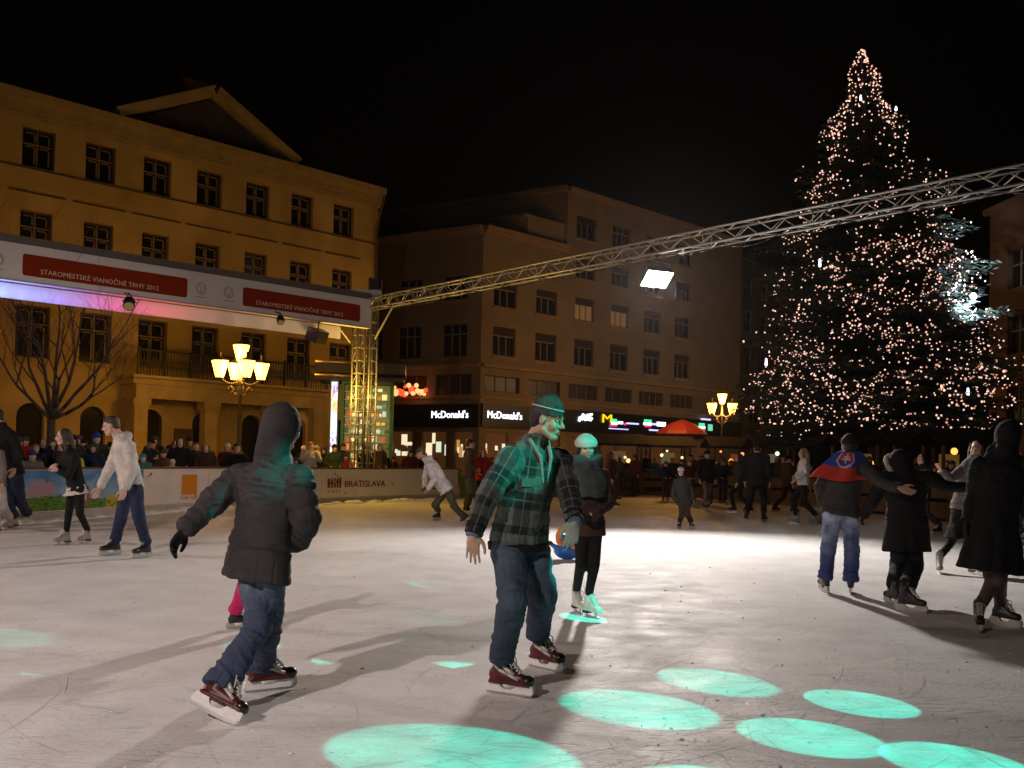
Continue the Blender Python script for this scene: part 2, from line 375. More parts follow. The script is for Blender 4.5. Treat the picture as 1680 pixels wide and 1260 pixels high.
t2 = dropt(PL, 540); p2 = PL.at(t2)[0]; wl = dropt(PL, 562)-t2; mb = MB(); d2 = PL.at(t2+.2)[1]; r2 = V((d2.y, -d2.x, 0))
for (a, b, c, e) in [(0, .14, 0, 1), (.24, .36, 0, 1), (0, .40, .42, .60), (.46, .58, 0, .55), (.46, .58, .78, 1), (.66, .78, 0, 1), (.56, .96, .55, .72), (.86, 1, 0, 1), (.86, 1, .8, 1.1)]:
    mb.boxf(p2+d2*(wl*a)+r2*.012+V((0, 0, .46+.27*c)), d2*(wl*(b-a)), r2*.006, V((0, 0, .27*(e-c))))
mb.build('red_emblem', M_brd, boards)
text('C A S T', .1, p2+r2*.02+V((0, 0, .33)), d2, (0, 0, 1), M_brd, boards, ext=.002, width=wl)
mb = MB()
for (px, z) in ((508, .5), (522, .3), (555, .80), (552, .86), (569, .3), (700, .35), (705, .35), (646, .55)):
    p, d = PL.at(dropt(PL, px)); r = V((d.y, -d.x, 0)); mb.ell(p+r*.006+V((0, 0, z)), (.035, .004, .022), (d, r, V((0, 0, 1))), 8)
for px in (694, 712): p, d = PL.at(dropt(PL, px)); r = V((d.y, -d.x, 0)); mb.boxf(p+r*.003+V((0, 0, .36)), d*.55, r*.006, V((0, 0, .03)))
mb.build('scuff_mark', mat('scuff', (.09, .06, .05), .8), boards)

# green gate panel next to the boards, low timber barriers at the far side and on the right
M_green = mat('green_panel', (.10, .17, .03), .6, 0, .2, 4)
a, b = G(753, 818), G(800, 816); d = (b-a).normalized(); r = V((d.y, -d.x, 0))
g = empty('gate_panel', a, 'green gate panel closing the right hand end of the white rink boards', 'gate')
MB().boxf(a+V((.02, 0, .03)), d*(b-a).length, r*.04, V((0, 0, .92))).build('panel', M_green, g)
mb = MB(); mb.boxf(a+V((.02, 0, .95)), d*(b-a).length, r*.05, V((0, 0, .05))); mb.boxf(b, d*.07, r*.07, V((0, 0, 1.05))); mb.build('frame', M_rail, g)
M_wood = mat('timber', (.22, .12, .065), .6, 0, .3, 5, .3, 40)
M_woodd = mat('timber_dark', (.10, .055, .03), .6, 0, .3, 5, .3, 40)
def timber(a, b, h, label, rails, m):
    d = (b-a); L = d.length; d.normalize(); r = V((d.y, -d.x, 0)); e = empty('timber_barrier', a, label, 'barrier', 'timber barriers round the far side of the rink')
    n = max(2, int(L/1.6)+1)
    for k in range(n): MB().boxf(a+d*(L-.08)*(k/(n-1)), d*.08, r*-.08, V((0, 0, h))).build('post', m, e)
    for z0, z1 in rails: MB().boxf(a+r*.002+V((0, 0, z0)), d*L, r*.035, V((0, 0, z1-z0))).build('rail', m, e)
timber(G(980, 812), G(1100, 812), .95, 'low timber barrier with two wide pale rails behind the skating child', [(.72, .95), (.34, .58), (.02, .14)], M_wood)
PR = [V((x, y, 0)) for x, y in BR]
for i in range(1, len(PR)-1):
    a = PR[i]; b = PR[i+1]
    timber(a, a.lerp(b, .985), .95, 'dark timber barrier section, %s from the far corner of the rink' % ['', 'first', 'second', 'third', 'fourth', 'fifth', 'sixth', 'seventh'][i], [(.60, .95), (.08, .5)], M_woodd)

# ------------------------------------------------------------------ windows shared by all facades
M_frame = mat('window_frame_pale', (.20, .155, .11), .6, 0, .15, 8)
M_framed = mat('window_frame_dark', (.055, .03, .02), .6)
M_glass = mat('dark_glass', (.012, .013, .016), .12, 0, 0, spec=.6)
M_glassb = mat('curtained_glass', (.055, .035, .025), .35, 0, .4, 3)
M_litw = mat('lit_window', (.3, .2, .1), .5, emit=(1, .58, .22), es=.07)
WC = {}
def window(parent, fr, u0, u1, z0, z1, cols=2, rows=(0, .6, 1), depth=.22, fm=None, gm=None, ft=.07, outer=.09, name='window', half=False, label=None):
    w, h = u1-u0, z1-z0; key = (round(w, 2), round(h, 2), cols, rows, ft, outer, fm.name, half)
    if key not in WC:
        mb = MB(); om = 1
        mb.boxf((0, 0, 0), (w, 0, 0), (0, .06, 0), (0, 0, outer), om); mb.boxf((0, 0, h-outer), (w, 0, 0), (0, .06, 0), (0, 0, outer), om)
        mb.boxf((0, .001, outer), (outer, 0, 0), (0, .06, 0), (0, 0, h-2*outer), om); mb.boxf((w-outer, .001, outer), (outer, 0, 0), (0, .06, 0), (0, 0, h-2*outer), om)
        for c in range(1, cols):
            x = outer+(w-2*outer)*c/cols; mb.boxf((x-ft/2, -.01, outer), (ft, 0, 0), (0, .06, 0), (0, 0, h-2*outer), 0)
        for rr in rows[1:-1]: mb.boxf((outer, -.014, h*rr-ft/2), (w-2*outer, 0, 0), (0, .06, 0), (0, 0, ft), 0)
        if half:   # casement edges catching the light
            for c in range(cols):
                x0 = outer+(w-2*outer)*c/cols; x1 = outer+(w-2*outer)*(c+1)/cols
                for a, b in zip(rows[:-1], rows[1:]):
                    za, zb = max(h*a, outer), min(h*b, h-outer)
                    mb.boxf((x1-ft/2-.09, -.02, za+.08), (.05, 0, 0), (0, .04, 0), (0, 0, zb-za-.2), 0)
                    mb.boxf((x0+ft/2+.06, -.02, zb-ft-.07), (x1-x0-ft-.15, 0, 0), (0, .04, 0), (0, 0, .045), 0)
        me = mb.mesh('window'); me.materials.append(fm); me.materials.append(M_framed)
        pb = MB(); pb.boxf((outer*.5, .03, outer*.5), (w-outer, 0, 0), (0, .015, 0), (0, 0, h-outer)); pm = pb.mesh('pane'); WC[key] = (me, pm)
    me, pm = WC[key]
    o = bpy.data.objects.new(name, me); COL.objects.link(o); o.parent = parent
    p0 = fr.P(u1 if fr.flip else u0, -depth, z0); ax = -fr.ux if fr.flip else fr.ux
    o.location = p0-wloc(parent); o.rotation_euler = (0, 0, math.atan2(ax.y, ax.x))
    q = bpy.data.objects.new('pane', pm); COL.objects.link(q); q.parent = o
    if not pm.materials: pm.materials.append(M_glass)
    q.material_slots[0].link = 'OBJECT'; q.material_slots[0].material = gm or M_glass
    if label: o['label'] = label
    return o
def wall_grid(mb, fr, u0, u1, z0, z1, ops, depth=.22, mi=0):
    """wall face with real openings (u0,u1,z0,z1[,arch]) and their reveals"""
    us = sorted({u0, u1, *[x for o in ops for x in o[:2]]}); zs = sorted({z0, z1, *[x for o in ops for x in o[2:4]]})
    us = [u for u in us if u0 <= u <= u1]; zs = [z for z in zs if z0 <= z <= z1]
    Q = lambda a, b, c, d: mb.quad(a, b, c, d, mi) if not fr.flip else mb.quad(d, c, b, a, mi)
    for a, b in zip(us[:-1], us[1:]):
        for c, d in zip(zs[:-1], zs[1:]):
            um, zm = (a+b)/2, (c+d)/2
            if any(o[0] < um < o[1] and o[2] < zm < o[3] for o in ops): continue
            Q(fr.P(a, 0, c), fr.P(b, 0, c), fr.P(b, 0, d), fr.P(a, 0, d))
    for o in ops:
        a, b, c, d = o[:4]; P = fr.P
        Q(P(a, 0, c), P(a, -depth, c), P(a, -depth, d), P(a, 0, d)); Q(P(b, -depth, c), P(b, 0, c), P(b, 0, d), P(b, -depth, d))
        Q(P(a, -depth, c), P(a, 0, c), P(b, 0, c), P(b, -depth, c))
        if len(o) < 5: Q(P(a, 0, d), P(a, -depth, d), P(b, -depth, d), P(b, 0, d))
        else:
            r = (b-a)/2; n = 10; um = (a+b)/2
            pts = [(um-r*math.cos(math.pi*k/n), d-r+r*math.sin(math.pi*k/n)) for k in range(n+1)]
            for k in range(n):
                (x0, y0), (x1, y1) = pts[k], pts[k+1]
                Q(P(x0, 0, y0), P(x1, 0, y1), P(x1, 0, d), P(x0, 0, d))
                Q(P(x0, -depth, y0), P(x1, -depth, y1), P(x1, 0, y1), P(x0, 0, y0))

# ------------------------------------------------------------------ yellow palace on the left
M_yel = mat('yellow_plaster', (.38, .275, .10), .85, 0, .30, .55, .3, 14)
M_cor = mat('cornice_stone', (.33, .245, .10), .8, 0, .2, 2, .4, 20)
M_tile = mat('roof_tile', (.06, .03, .022), .8, 0, .3, 3)
M_dark = mat('dark_interior', (.01, .009, .008), .9)
M_bronze = mat('old_iron', (.03, .024, .02), .5, .5)
p0 = at(610, 752, 45); F1 = Fr((p0.x, p0.y), R_(45.6)); Z1 = 14.1
pal = empty('palace', F1.P(-14, 0, 0), 'yellow neoclassical palace with a triangular pediment and rows of dark casement windows', 'building')
ops = []; c0 = -15.56; sp = 2.262; cols1 = [c0+sp*k for k in range(-6, 7)]
for c in cols1: ops += [(c-.57, c+.57, 11.9, 13.38), (c-.56, c+.56, 8.95, 10.27), (c-.60, c+.60, 4.78, 6.72)]
arcs = [c-.47 for c in []]
for c in cols1: ops.append((c-.48, c+.48, .02, 3.08, 1))
mb = MB(); wall_grid(mb, F1, -32, 0, 0, Z1, ops, .26)
F1.box(mb, -32, 0, -12, -.262, 0, Z1, 1)
mb.boxf(F1.P(0, -.262, 0), F1.n*.262, F1.ux*.001, V((0, 0, Z1)), 0)
mb.build('wall', [M_yel, M_dark], pal)
for k, c in enumerate(cols1):
    for (a, b, z0, z1, rows) in ((c-.57, c+.57, 11.9, 13.38, (0, .60, 1)), (c-.56, c+.56, 8.95, 10.27, (0, .55, 1)), (c-.60, c+.60, 4.78, 6.72, (0, .66, 1))):
        window(pal, F1, a, b, z0, z1, 2, rows, .2, M_frame, M_glass, .05, .075, half=True)
    mb = MB(); P = F1.P; r = .46; n = 12; mb2 = [P(c-r*math.cos(math.pi*i/n), -.24, 2.6+r*math.sin(math.pi*i/n)) for i in range(n+1)]
    mb.add([P(c-r, -.24, .02)]+mb2+[P(c+r, -.24, .02)], [tuple(range(n+3))]); mb.build('arched_door', M_glass if k % 2 else M_dark, pal)
mb = MB()
F1.box(mb, -32, .06, 0, .10, 13.62, 13.82); F1.box(mb, -32, .12, 0, .22, 14.1, 14.32); F1.box(mb, -32, .24, 0, .36, 14.32, 14.60); F1.box(mb, -32, .1, .0, .16, 13.84, 14.1)
for k in range(int(32/.42)): F1.box(mb, -31.9+k*.42, -31.9+k*.42+.2, .16, .21, 13.94, 14.098)
mb.build('cornice', M_cor, pal)
mb = MB(); F1.box(mb, -32, 0.02, 0.002, .06, 11.80, 11.85); F1.box(mb, -32, .02, 0.002, .05, 7.64, 7.70)
for k in range(-6, 7):
    c = cols1[k+6]; F1.box(mb, c-1.0, c+1.0, 0.002, .06, 10.90, 10.95)
mb.build('string_course', mat('moulding_shadow', (.09, .045, .02), .8), pal)  # courses coloured dark to stand for their shadow lines
for c in cols1:
    mb = MB(); F1.box(mb, c-.7, c+.7, 0.002, .09, 6.9, 7.02); mb.build('window_hood', M_cor, pal); mb = MB(); F1.box(mb, c-.7, c+.7, 0.002, .1, 4.62, 4.70); mb.build('window_sill', M_cor, pal)
# pediment
mb = MB(); A, B_, Cc = F1.P(-12.6, .25, 14.62), F1.P(-8.74, .25, 16.62), F1.P(-4.88, .25, 14.62)
for a, b in ((A, B_), (Cc, B_)):
    d = (b-a); nrm = V((0, 0, 1)).cross(F1.n); dd = d.normalized(); up = F1.n.cross(dd); up = up if up.z > 0 else -up
    mb.boxf(a-dd*.1+F1.n*.05, d+dd*.1, -F1.n*.9, up*.26); mb.boxf(a-dd*.15+F1.n*.15+up*.262, d+dd*.2, -F1.n*1.0, up*.11)
mb.build('pediment', M_cor, pal)
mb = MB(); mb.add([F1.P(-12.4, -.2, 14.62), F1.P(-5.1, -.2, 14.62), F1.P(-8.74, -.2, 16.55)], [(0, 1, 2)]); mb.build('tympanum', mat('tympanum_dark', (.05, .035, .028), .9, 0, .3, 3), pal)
mb = MB(); mb.add([F1.P(-32, .5, 14.63), F1.P(.3, .5, 14.63), F1.P(-2, -6, 17.0), F1.P(-32, -6, 17.0)], [(0, 1, 2, 3)])
mb.add([A+V((0, 0, .46)), B_+V((0, 0, .48)), B_-F1.n*6+V((0, 0, .4)), A-F1.n*6+V((0, 0, .3))], [(0, 1, 2, 3)]); mb.add([B_+V((0, 0, .48)), Cc+V((0, 0, .46)), Cc-F1.n*6+V((0, 0, .3)), B_-F1.n*6+V((0, 0, .4))], [(0, 1, 2, 3)])
rf = mb.build('roof', M_tile, pal)
mb = MB(); F1.box(mb, -8.9, -7.9, -3.4, -2.6, 15.8, 18.0); F1.box(mb, -9.0, -7.8, -3.5, -2.5, 18.0, 18.15); mb.build('chimney', mat('brick', (.16, .07, .04), .9, 0, .3, 6), rf)
# portico with balcony
mb = MB(); F1.box(mb, -12.35, -3.6, .01, 1.45, 4.0, 4.22); F1.box(mb, -12.2, -3.75, .01, 1.35, 3.45, 4.0); F1.box(mb, -12.45, -3.5, .01, 1.7, 4.22, 4.34); mb.build('balcony', M_cor, pal)
bal = MB(); F1.box(bal, -12.3, -3.65, 1.6, 1.68, 5.28, 5.36, 0)
for k in range(73):
    bal.tube(F1.P(-12.28+k*.119, 1.64, 4.34), F1.P(-12.28+k*.119, 1.64, 5.28), .022, None, 5); bal.tube(F1.P(-12.28+k*.119, 1.64, 4.5), F1.P(-12.16+k*.119, 1.64, 5.1), .014, None, 4); bal.tube(F1.P(-12.16+k*.119, 1.64, 4.5), F1.P(-12.28+k*.119, 1.64, 5.1), .014, None, 4)
for k in range(9): F1.box(bal, -12.3+k*1.06, -12.22+k*1.06, 1.6, 1.68, 4.34, 5.45)
bal.build('railing', M_bronze, pal)
for u in (-12.0, -9.1, -6.2, -3.95):
    mb = MB(); q = F1.P(u, 1.15, 0); [F1.box(mb, u-a_, u+a_, 1.15-a_, 1.15+a_, z0_, z1_) for a_, z0_, z1_ in ((.36, 0, .3), (.26, .3, 3.1), (.31, 3.1, 3.2), (.35, 3.2, 3.448))]; mb.build('pillar', M_cor, pal)
mb = MB(); F1.box(mb, -10.05, -9.25, .02, .10, 0.02, 2.35); mb.build('dark_door', M_framed, pal)
mb = MB(); a = F1.P(-.12, .12, 0); mb.path([a, a+V((0, 0, 12.6)), a+V((0, 0, 13.2))+F1.n*.15, a+V((0, 0, 14.2))+F1.n*.3+F1.ux*.2], .06, 8)
for z in (2, 5, 8, 11): mb.tube(a+V((0, 0, z)), a+V((0, 0, z+.12)), .085, None, 8)
mb.build('drainpipe', mat('pipe', (.12, .085, .05), .5, .4), pal)

# ------------------------------------------------------------------ dim corner building with shops
M_mid = mat('brown_plaster', (.25, .195, .14), .85, 0, .16, .7, .3, 12)
M_midd = mat('stone_band', (.34, .24, .15), .85, 0, .15, 1)
M_fas = mat('shop_fascia', (.012, .01, .012), .35)
M_sign = mat('sign_white', (.8, .8, .85), .5, emit=(.82, .85, 1.0), es=2.6)
M_blind = mat('roller_blind', (.035, .02, .018), .8)
q0 = at(785, 752, 60); F2 = Fr((q0.x, q0.y), R_(47.4)); F3 = Fr((q0.x, q0.y), R_(-60), True)
cor = empty('corner_building', (q0.x, q0.y, 0), 'long dim brown corner building with illuminated shop fascias at street level', 'building')
opsR = []; wr = []; hR = 21.0; ZT = 16.7
for k, a in enumerate([1.02+3.92*i for i in range(6)]):
    for (z0, z1) in ((8.3, 10.2), (11.6, 13.25)): wr.append((a, a+2.05, z0, z1, 3, (0, .7, 1)))
    if k > 1: wr.append((a, a+2.05, 14.7, 16.1, 3, (0, .7, 1)))
    if k > 1: wr.append((a, a+2.05, 17.6, 19.2, 3, (0, .7, 1)))
for a in [.45+3.95*i for i in range(6)]: wr.append((a, a+3.1, 5.85, 6.9, 3 if a < 15 else 4, (0, 1)))
opsR = [w[:4] for w in wr]; shop = [(.6+2.5*i, 2.6+2.5*i, .5, 3.1) for i in range(3)]+[(8.3+3.0*i, 10.6+3.0*i, .5, 3.1) for i in range(6)]
mb = MB(); wall_grid(mb, F2, 0, 7.9, 0, ZT, [o for o in opsR+shop if o[1] < 8], .25); wall_grid(mb, F2, 7.9, 30, 0, hR, [o for o in opsR+shop if o[0] > 7.9], .25)
wl = []
for a in (1.12, 4.85): wl += [(a, a+2.0, 8.15, 10.3, 3, (0, .7, 1)), (a, a+2.0, 12.0, 12.55+1.0, 3, (0, .7, 1))]
for a in (.7, 4.3): wl.append((a, a+2.9, 5.6, 6.95, 3, (0, 1)))
wl.append((8.2, 10.2, 8.15, 10.3, 3, (0, .7, 1))); shopl = [(.5, 1.9, .5, 3.1), (2.6, 4.6, .5, 3.1), (5.4, 7.6, .5, 3.1), (8.3, 9.6, .5, 3.1)]
wall_grid(mb, F3, 0, 16, 0, ZT, [o[:4] for o in wl]+shopl, .25)
F2.box(mb, 7.9, 30, -14, -.252, 0, hR, 1); F2.box(mb, .3, 7.9, -14, -.252, 0, ZT-.2, 1)
mb.build('wall', [M_mid, M_dark], cor)
mb = MB(); a = F2.P(7.9, 0, ZT-.2); b = F3.ux*17; mb.boxf(a-F2.n*.01, b, F2.ux*.3+F2.n*-.01, V((0, 0, hR-ZT+.2))); mb.boxf(a+V((0, 0, hR-ZT-.1)), b, -F3.n*.45*-1, V((0, 0, .35)))
a = F2.P(4.2, -.2, ZT-.05); mb.boxf(a, F3.ux*9, F2.ux*3.6, V((0, 0, 1.5))); mb.boxf(a+V((0, 0, 1.5))-F2.ux*.3, F3.ux*9, F2.ux*3.9, V((0, 0, .2)))
mb.boxf(F3.P(0, -.02, ZT-.12), F3.ux*16, F2.ux*8, V((0, 0, .1))); mb.build('parapet', M_mid, cor)
u_lit = lambda a, z0: (8 < a < 10 and 11 < z0 < 12) or (12 < a < 14 and 11 < z0 < 12)
for i, (a, b, z0, z1, c, rows) in enumerate(wr):
    gm = M_glassb if z1 < 7.5 else M_glass
    if (u_lit(a, z0)): gm = M_litw
    window(cor, F2, a, b, z0, z1, c, rows, .2, M_frame if z1 < 7.5 else M_mid, gm, .09, .06)
    if z0 > 8 and rng.random() < .75: mb = MB(); F2.box(mb, a+.06, b-.06, -.14, -.10, z1-(z1-z0)*rng.choice([.28, .3, .34]), z1-.02); mb.build('roller_blind', M_blind, cor)
for (a, b, z0, z1, c, rows) in wl: window(cor, F3, a, b, z0, z1, c, rows, .2, M_frame if z1 < 7.5 else M_mid, M_glassb if z1 < 7.5 else M_glass, .09, .06)
mb = MB()
for fr, L in ((F2, 30), (F3, 16)):
    for (z0, z1, w) in ((7.4, 7.62, .35), (5.35, 5.5, .12), (ZT-.5, ZT-.28, .3), (ZT-.28, ZT, .5)):
        if fr is F2 and z0 > 15: fr.box(mb, 0, 7.9, .002, w, z0, z1)
        else: fr.box(mb, 0, L, .002, w, z0, z1)
F2.box(mb, 7.9, 30, .002, .35, hR-.3, hR)
for (a, b, z0, z1, c, rows) in wr:
    if z0 > 8: F2.box(mb, a-.12, b+.12, .002, .14, z0-.24, z0-.12)
for (a, b, z0, z1, c, rows) in wl:
    if z0 > 8: F3.box(mb, a-.12, b+.12, .002, .14, z0-.24, z0-.12)
mb.build('cornice', M_midd, cor)
mb = MB(); F2.box(mb, .0, 30, .13, .32, 3.45, 5.0); F3.box(mb, 0, 16, .13, .32, 3.42, 4.95); mb.build('shop_fascia', M_fas, cor)
up = (0, 0, 1)
text("McDonald's", .68, F2.P(.42, .34, 4.05), F2.ux, up, M_sign, cor, name='shop_sign', width=3.1, label='glowing white shop name on the right hand face of the corner', ext=.02)
text("McDonald's", .68, F3.P(3.59, .34, 4.02), -F3.ux, up, M_sign, cor, name='shop_sign', width=2.93, label='glowing white shop name on the left hand face of the corner', ext=.02)
# shop interiors: lit shop windows
M_shop = mat('shop_light', (.5, .4, .25), .5, emit=(1, .82, .50), es=1.0)
M_shopd = mat('shop_dim', (.1, .05, .03), .5, emit=(.8, .30, .07), es=.05)
M_menu = mat('menu_light', (.5, .5, .4), .5, emit=(.9, 1.0, .78), es=.8)
for fr, lst in ((F3, shopl), (F2, shop)):
    for i, (a, b, z0, z1) in enumerate(lst):
        mb = MB(); fr.box(mb, a, b, -.24, -.2, z0, z1, 1)
        if fr is F3 or i < 2:
            for q_ in range(9):
                x0 = rng.choice([.02, .25, .5, .62, .8]); x1 = min(.98, x0+rng.uniform(.08, .26)); y0 = rng.uniform(.35, .72); y1 = min(.98, y0+rng.uniform(.08, .30)); fr.box(mb, a+(b-a)*x0, a+(b-a)*x1, -.197+q_*.004, -.195+q_*.004, z0+(z1-z0)*y0, z0+(z1-z0)*y1, rng.choice([0, 0, 2, 3, 1]))
        mb.build('shop_window', [M_shop, M_shopd, M_menu, mat('shop_amber', (.5, .3, .1), .5, emit=(1, .5, .16), es=.5)], cor)
# small bright signs further along the shops
M_y = mat('sign_yellow', (.6, .5, 0), .5, emit=(1, .72, 0), es=1.1); M_gr = mat('sign_green', (0, .5, .2), .5, emit=(.05, 1, .35), es=1.3)
M_pk = mat('sign_pink', (.6, 0, .2), .5, emit=(1, .04, .22), es=1.2); M_bl = mat('sign_blue', (.4, .4, 1), .5, emit=(.55, .52, 1), es=1.5)
M_tl = mat('sign_teal', (.2, .6, .5), .5, emit=(.2, .85, .55), es=.8)
n_ = F2.n
def onF2(px, py): # where a picture column meets the shop fronts
    d = ray(px, py); t = (F2.P(0, .36, 0)-CAM).dot(n_)/d.dot(n_); q = CAM+d*t; return (q-F2.P(0, 0, 0)).dot(F2.ux), q.z
def sgn(px0, py0, px1, py1, m, kind='bar'):
    u0, z1 = onF2(px0, py0); u1, z0 = onF2(px1, py1)
    if kind == 'bar':
        mb = MB(); F2.box(mb, u0, u1, .34, .37, z0, z1); return mb
    return u0, u1, z0, z1
u0, u1, z0, z1 = sgn(988, 678, 1003, 694, 0, 't'); text('M', (z1-z0)*1.35, F2.P(u0, .4, z0), F2.ux, up, M_y, cor, name='arches_sign', width=u1-u0, ext=.03)
u0, u1, z0, z1 = sgn(950, 679, 971, 692, 0, 't')
mb = MB(); w = u1-u0
for x in (0, .2, .42, .55, .68, .85): mb.tube(F2.P(u0+w*x, .36, z0+(.1 if x % .4 else 0)), F2.P(u0+w*(x+.14), .36, z0+(z1-z0)*(1 if x in (.2, .55, .68) else .55)), .11, None, 6)
mb.tube(F2.P(u0, .36, z0+.2), F2.P(u1, .36, z0+.55), .09, None, 6); mb.build('script_sign', M_sign, cor)
for (a, b, c, d, m_) in [(1004, 687, 1012, 692, M_gr), (1003, 692, 1013, 697, M_sign), (1000, 697, 1012, 700, M_pk), (1014, 691, 1022, 696, M_sign), (1024, 694, 1027, 698, M_pk), (1028, 693, 1048, 697, M_bl), (999, 702, 1031, 705.5, M_bl),
                       (1057, 688, 1069, 693, M_gr), (1056, 693, 1069, 698, M_sign), (1058, 698, 1068, 701, M_pk), (1070, 694, 1080, 698, M_bl), (1078, 692, 1092, 700, M_sign), (1065, 704, 1081, 707.5, M_bl),
                       (1147, 694, 1156, 699, M_gr), (1146, 699, 1157, 703, M_sign), (1149, 703, 1157, 706, M_pk), (1142, 709, 1151, 711, M_bl), (1150, 686, 1166, 690, M_bl), (1162, 696, 1169, 707, M_tl)]:
    mb = sgn(a, b, c, d, m_); mb.build('shop_sign', m_, cor)
# upper set back block and the taller block to the right of the corner building
M_set = mat('render_brown', (.25, .18, .12), .85, 0, .2, .6)
def corner_block(name, label, c, L, r, z, m, d=1):
    (cx, cy), (lx, ly), (rx, ry) = c, L, r; e = empty(name, (cx, cy, 0), label, 'building')
    mb = MB(); bx_, by_ = lx+rx-cx, ly+ry-cy
    b = [V((lx, ly, 0)), V((cx, cy, 0)), V((rx, ry, 0)), V((bx_, by_, 0))]; t = [p+V((0, 0, z)) for p in b]
    mb.add(b+t, [(0, 1, 5, 4), (1, 2, 6, 5), (2, 3, 7, 6), (3, 0, 4, 7), (4, 5, 6, 7)]); mb.build('wall', m, e)
    mb = MB()
    for k in range(3):
        a, b2 = t[k], t[k+1] if k < 3 else t[0]; dd = (b2-a); L_ = dd.length; dd.normalize(); nn = V((dd.y, -dd.x, 0)); mb.boxf(a+nn*.002, dd*L_, nn*.35, V((0, 0, .35)))
    mb.build('cornice', m, e); return e
a = at(915, 298, 80); l = at(730, 360, 90); r = at(1160, 360, 100)
a2 = at(1158, 392, 84); r2 = at(1285, 440, 100); F4 = Fr((a2.x, a2.y), math.atan2(r2.x-a2.x, r2.y-a2.y)); L4 = math.hypot(r2.x-a2.x, r2.y-a2.y)+4
e = empty('apartment_block', F4.P(0, 0, 0), 'grey brown apartment block between the corner building and the Christmas tree', 'building')
w4 = []
for i in range(5):
    for (py0, py1) in ((432, 462), (488, 524), (552, 592)):
        z0 = at(1180, py1, 85).z; z1 = at(1180, py0, 85).z; w4.append((1.2+i*4.1, 3.0+i*4.1, z0, z1))
for i in range(4): w4.append((1.0+i*5, 4.2+i*5, 5.6, 7.2))
mb = MB(); wall_grid(mb, F4, 0, L4, 0, a2.z, w4, .25); F4.box(mb, 0, L4, -12, -.252, 0, a2.z, 1); F4.box(mb, -.0, .01, -12, 0, 0, a2.z, 0)
F4.box(mb, 0, L4, .002, .4, a2.z-.35, a2.z); mb.build('wall', [M_set, M_dark], e)
for i, (x0, x1, y0, y1) in enumerate(w4): window(e, F4, x0, x1, y0, y1, 2, (0, .6, 1), .2, M_set, M_glass, .09, .06)
# building behind the tree on the right
a3 = at(1625, 345, 46); b3 = at(1760, 330, 40); F5 = Fr((a3.x, a3.y), math.atan2(b3.x-a3.x, b3.y-a3.y)); e = empty('townhouse', F5.P(0, 0, 0), 'dark orange brown townhouse at the right edge behind the Christmas tree', 'building')
w5 = [(1.5+3*i, 2.9+3*i, z, z+1.9) for i in range(3) for z in (3.6, 7.0, 10.2)]
mb = MB(); wall_grid(mb, F5, 0, 12, 0, a3.z, w5, .25); F5.box(mb, 0, 12, -12, -.252, 0, a3.z, 1); F5.box(mb, -.1, 12, .002, .35, a3.z-.3, a3.z); mb.build('wall', [mat('ochre_plaster', (.10, .05, .022), .85, 0, .2, 1), M_dark], e)
for (x0, x1, y0, y1) in w5: window(e, F5, x0, x1, y0, y1, 2, (0, .6, 1), .2, M_frame, M_glass, .07, .07)
# red and amber lights on a balcony of the corner building
e = empty('balcony_lights', at(672, 648, 62), 'cluster of red and amber glowing lights on the corner building above the shops', 'lights')
M_rl = mat('red_light', (.8, .05, .02), .5, emit=(1, .10, .03), es=1.2); M_al = mat('amber_light', (.9, .5, .2), .5, emit=(1, .48, .18), es=1.5)
for k in range(26):
    px = 646+rng.random()*54; py = 647-rng.random()*(15 if px < 684 else 7); q = at(px, py, 61.5+rng.uniform(-.3, .3)); MB().ell(q, rng.uniform(.10, .22), None, 8).build('bulb', M_rl if rng.random() < .6 else M_al, e, True)
# ------------------------------------------------------------------ trusses, banner, flood
UPV = V((0, 0, 1))
def truss(e, a, b, w=.30, step=.42, m=None, ch=.026, dr=.013, upv=UPV, ladder=False):
    d = (b-a); L = d.length; d.normalize(); s_ = d.cross(upv).normalized()*(w/2); u_ = s_.cross(d).normalized()*(w/2)
    cs = [s_+u_, s_-u_, -s_-u_, -s_+u_]
    for c in cs: MB().tube(a+c, b+c, ch, None, 10).build('chord', m, e, True)
    n = int(L/step); mb = MB()
    for k in range(n):
        for f in range(4):
            c0, c1 = cs[f], cs[(f+1) % 4]; p = a+d*(L*k/n); q = a+d*(L*(k+1)/n)
            if ladder: mb.tube(p+c0, p+c1, dr*1.25, None, 6)
            if not ladder or f % 2: mb.tube(p+(c0 if k % 2 else c1), q+(c1 if k % 2 else c0), dr*(.6 if ladder else 1), None, 6)
        if k % 6 == 0:
            for f in range(4): mb.tube(a+d*(L*k/n)+cs[f], a+d*(L*k/n)+cs[(f+1) % 4], dr, None, 6)
    mb.build('bracing', m, e, True)
T0 = at(600, 752, 27.6); T0.z = 0; FB = Fr((T0.x, T0.y), R_(47.5)); FT = Fr((T0.x, T0.y), R_(-42.3))
e = empty('lighting_truss', FT.P(0, 0, 5.98), 'long silver lattice truss crossing high over the rink from the tower to the right', 'truss')
truss(e, FT.P(-.2, 0, 5.98), FT.P(-24, 0, 5.98), .30, .40, M_alu)
e = empty('lighting_truss', FB.P(0, 0, 6.1), 'dark top truss running behind the banner on the left', 'truss')
truss(e, FB.P(-.2, -.35, 6.1), FB.P(-17, -.35, 6.1), .3, .42, M_alud)
tw = empty('truss_tower', T0, 'pair of ladder like truss legs lit yellow at the corner of the rink', 'tower')
for px in (584, 604):
    q = at(px, 752, 27.9); q.z = 0; truss(tw, q, q+V((0, 0, 6.25)), .27, .37, M_alud, .028, .015, FB.ux, True)
mb = MB(); q = at(594, 752, 27.9); q.z = 0; mb.box(q+V((0, 0, 6.3)), .9, .4, .3); mb.box(q+V((0, 0, .04)), 1.2, .9, .08)
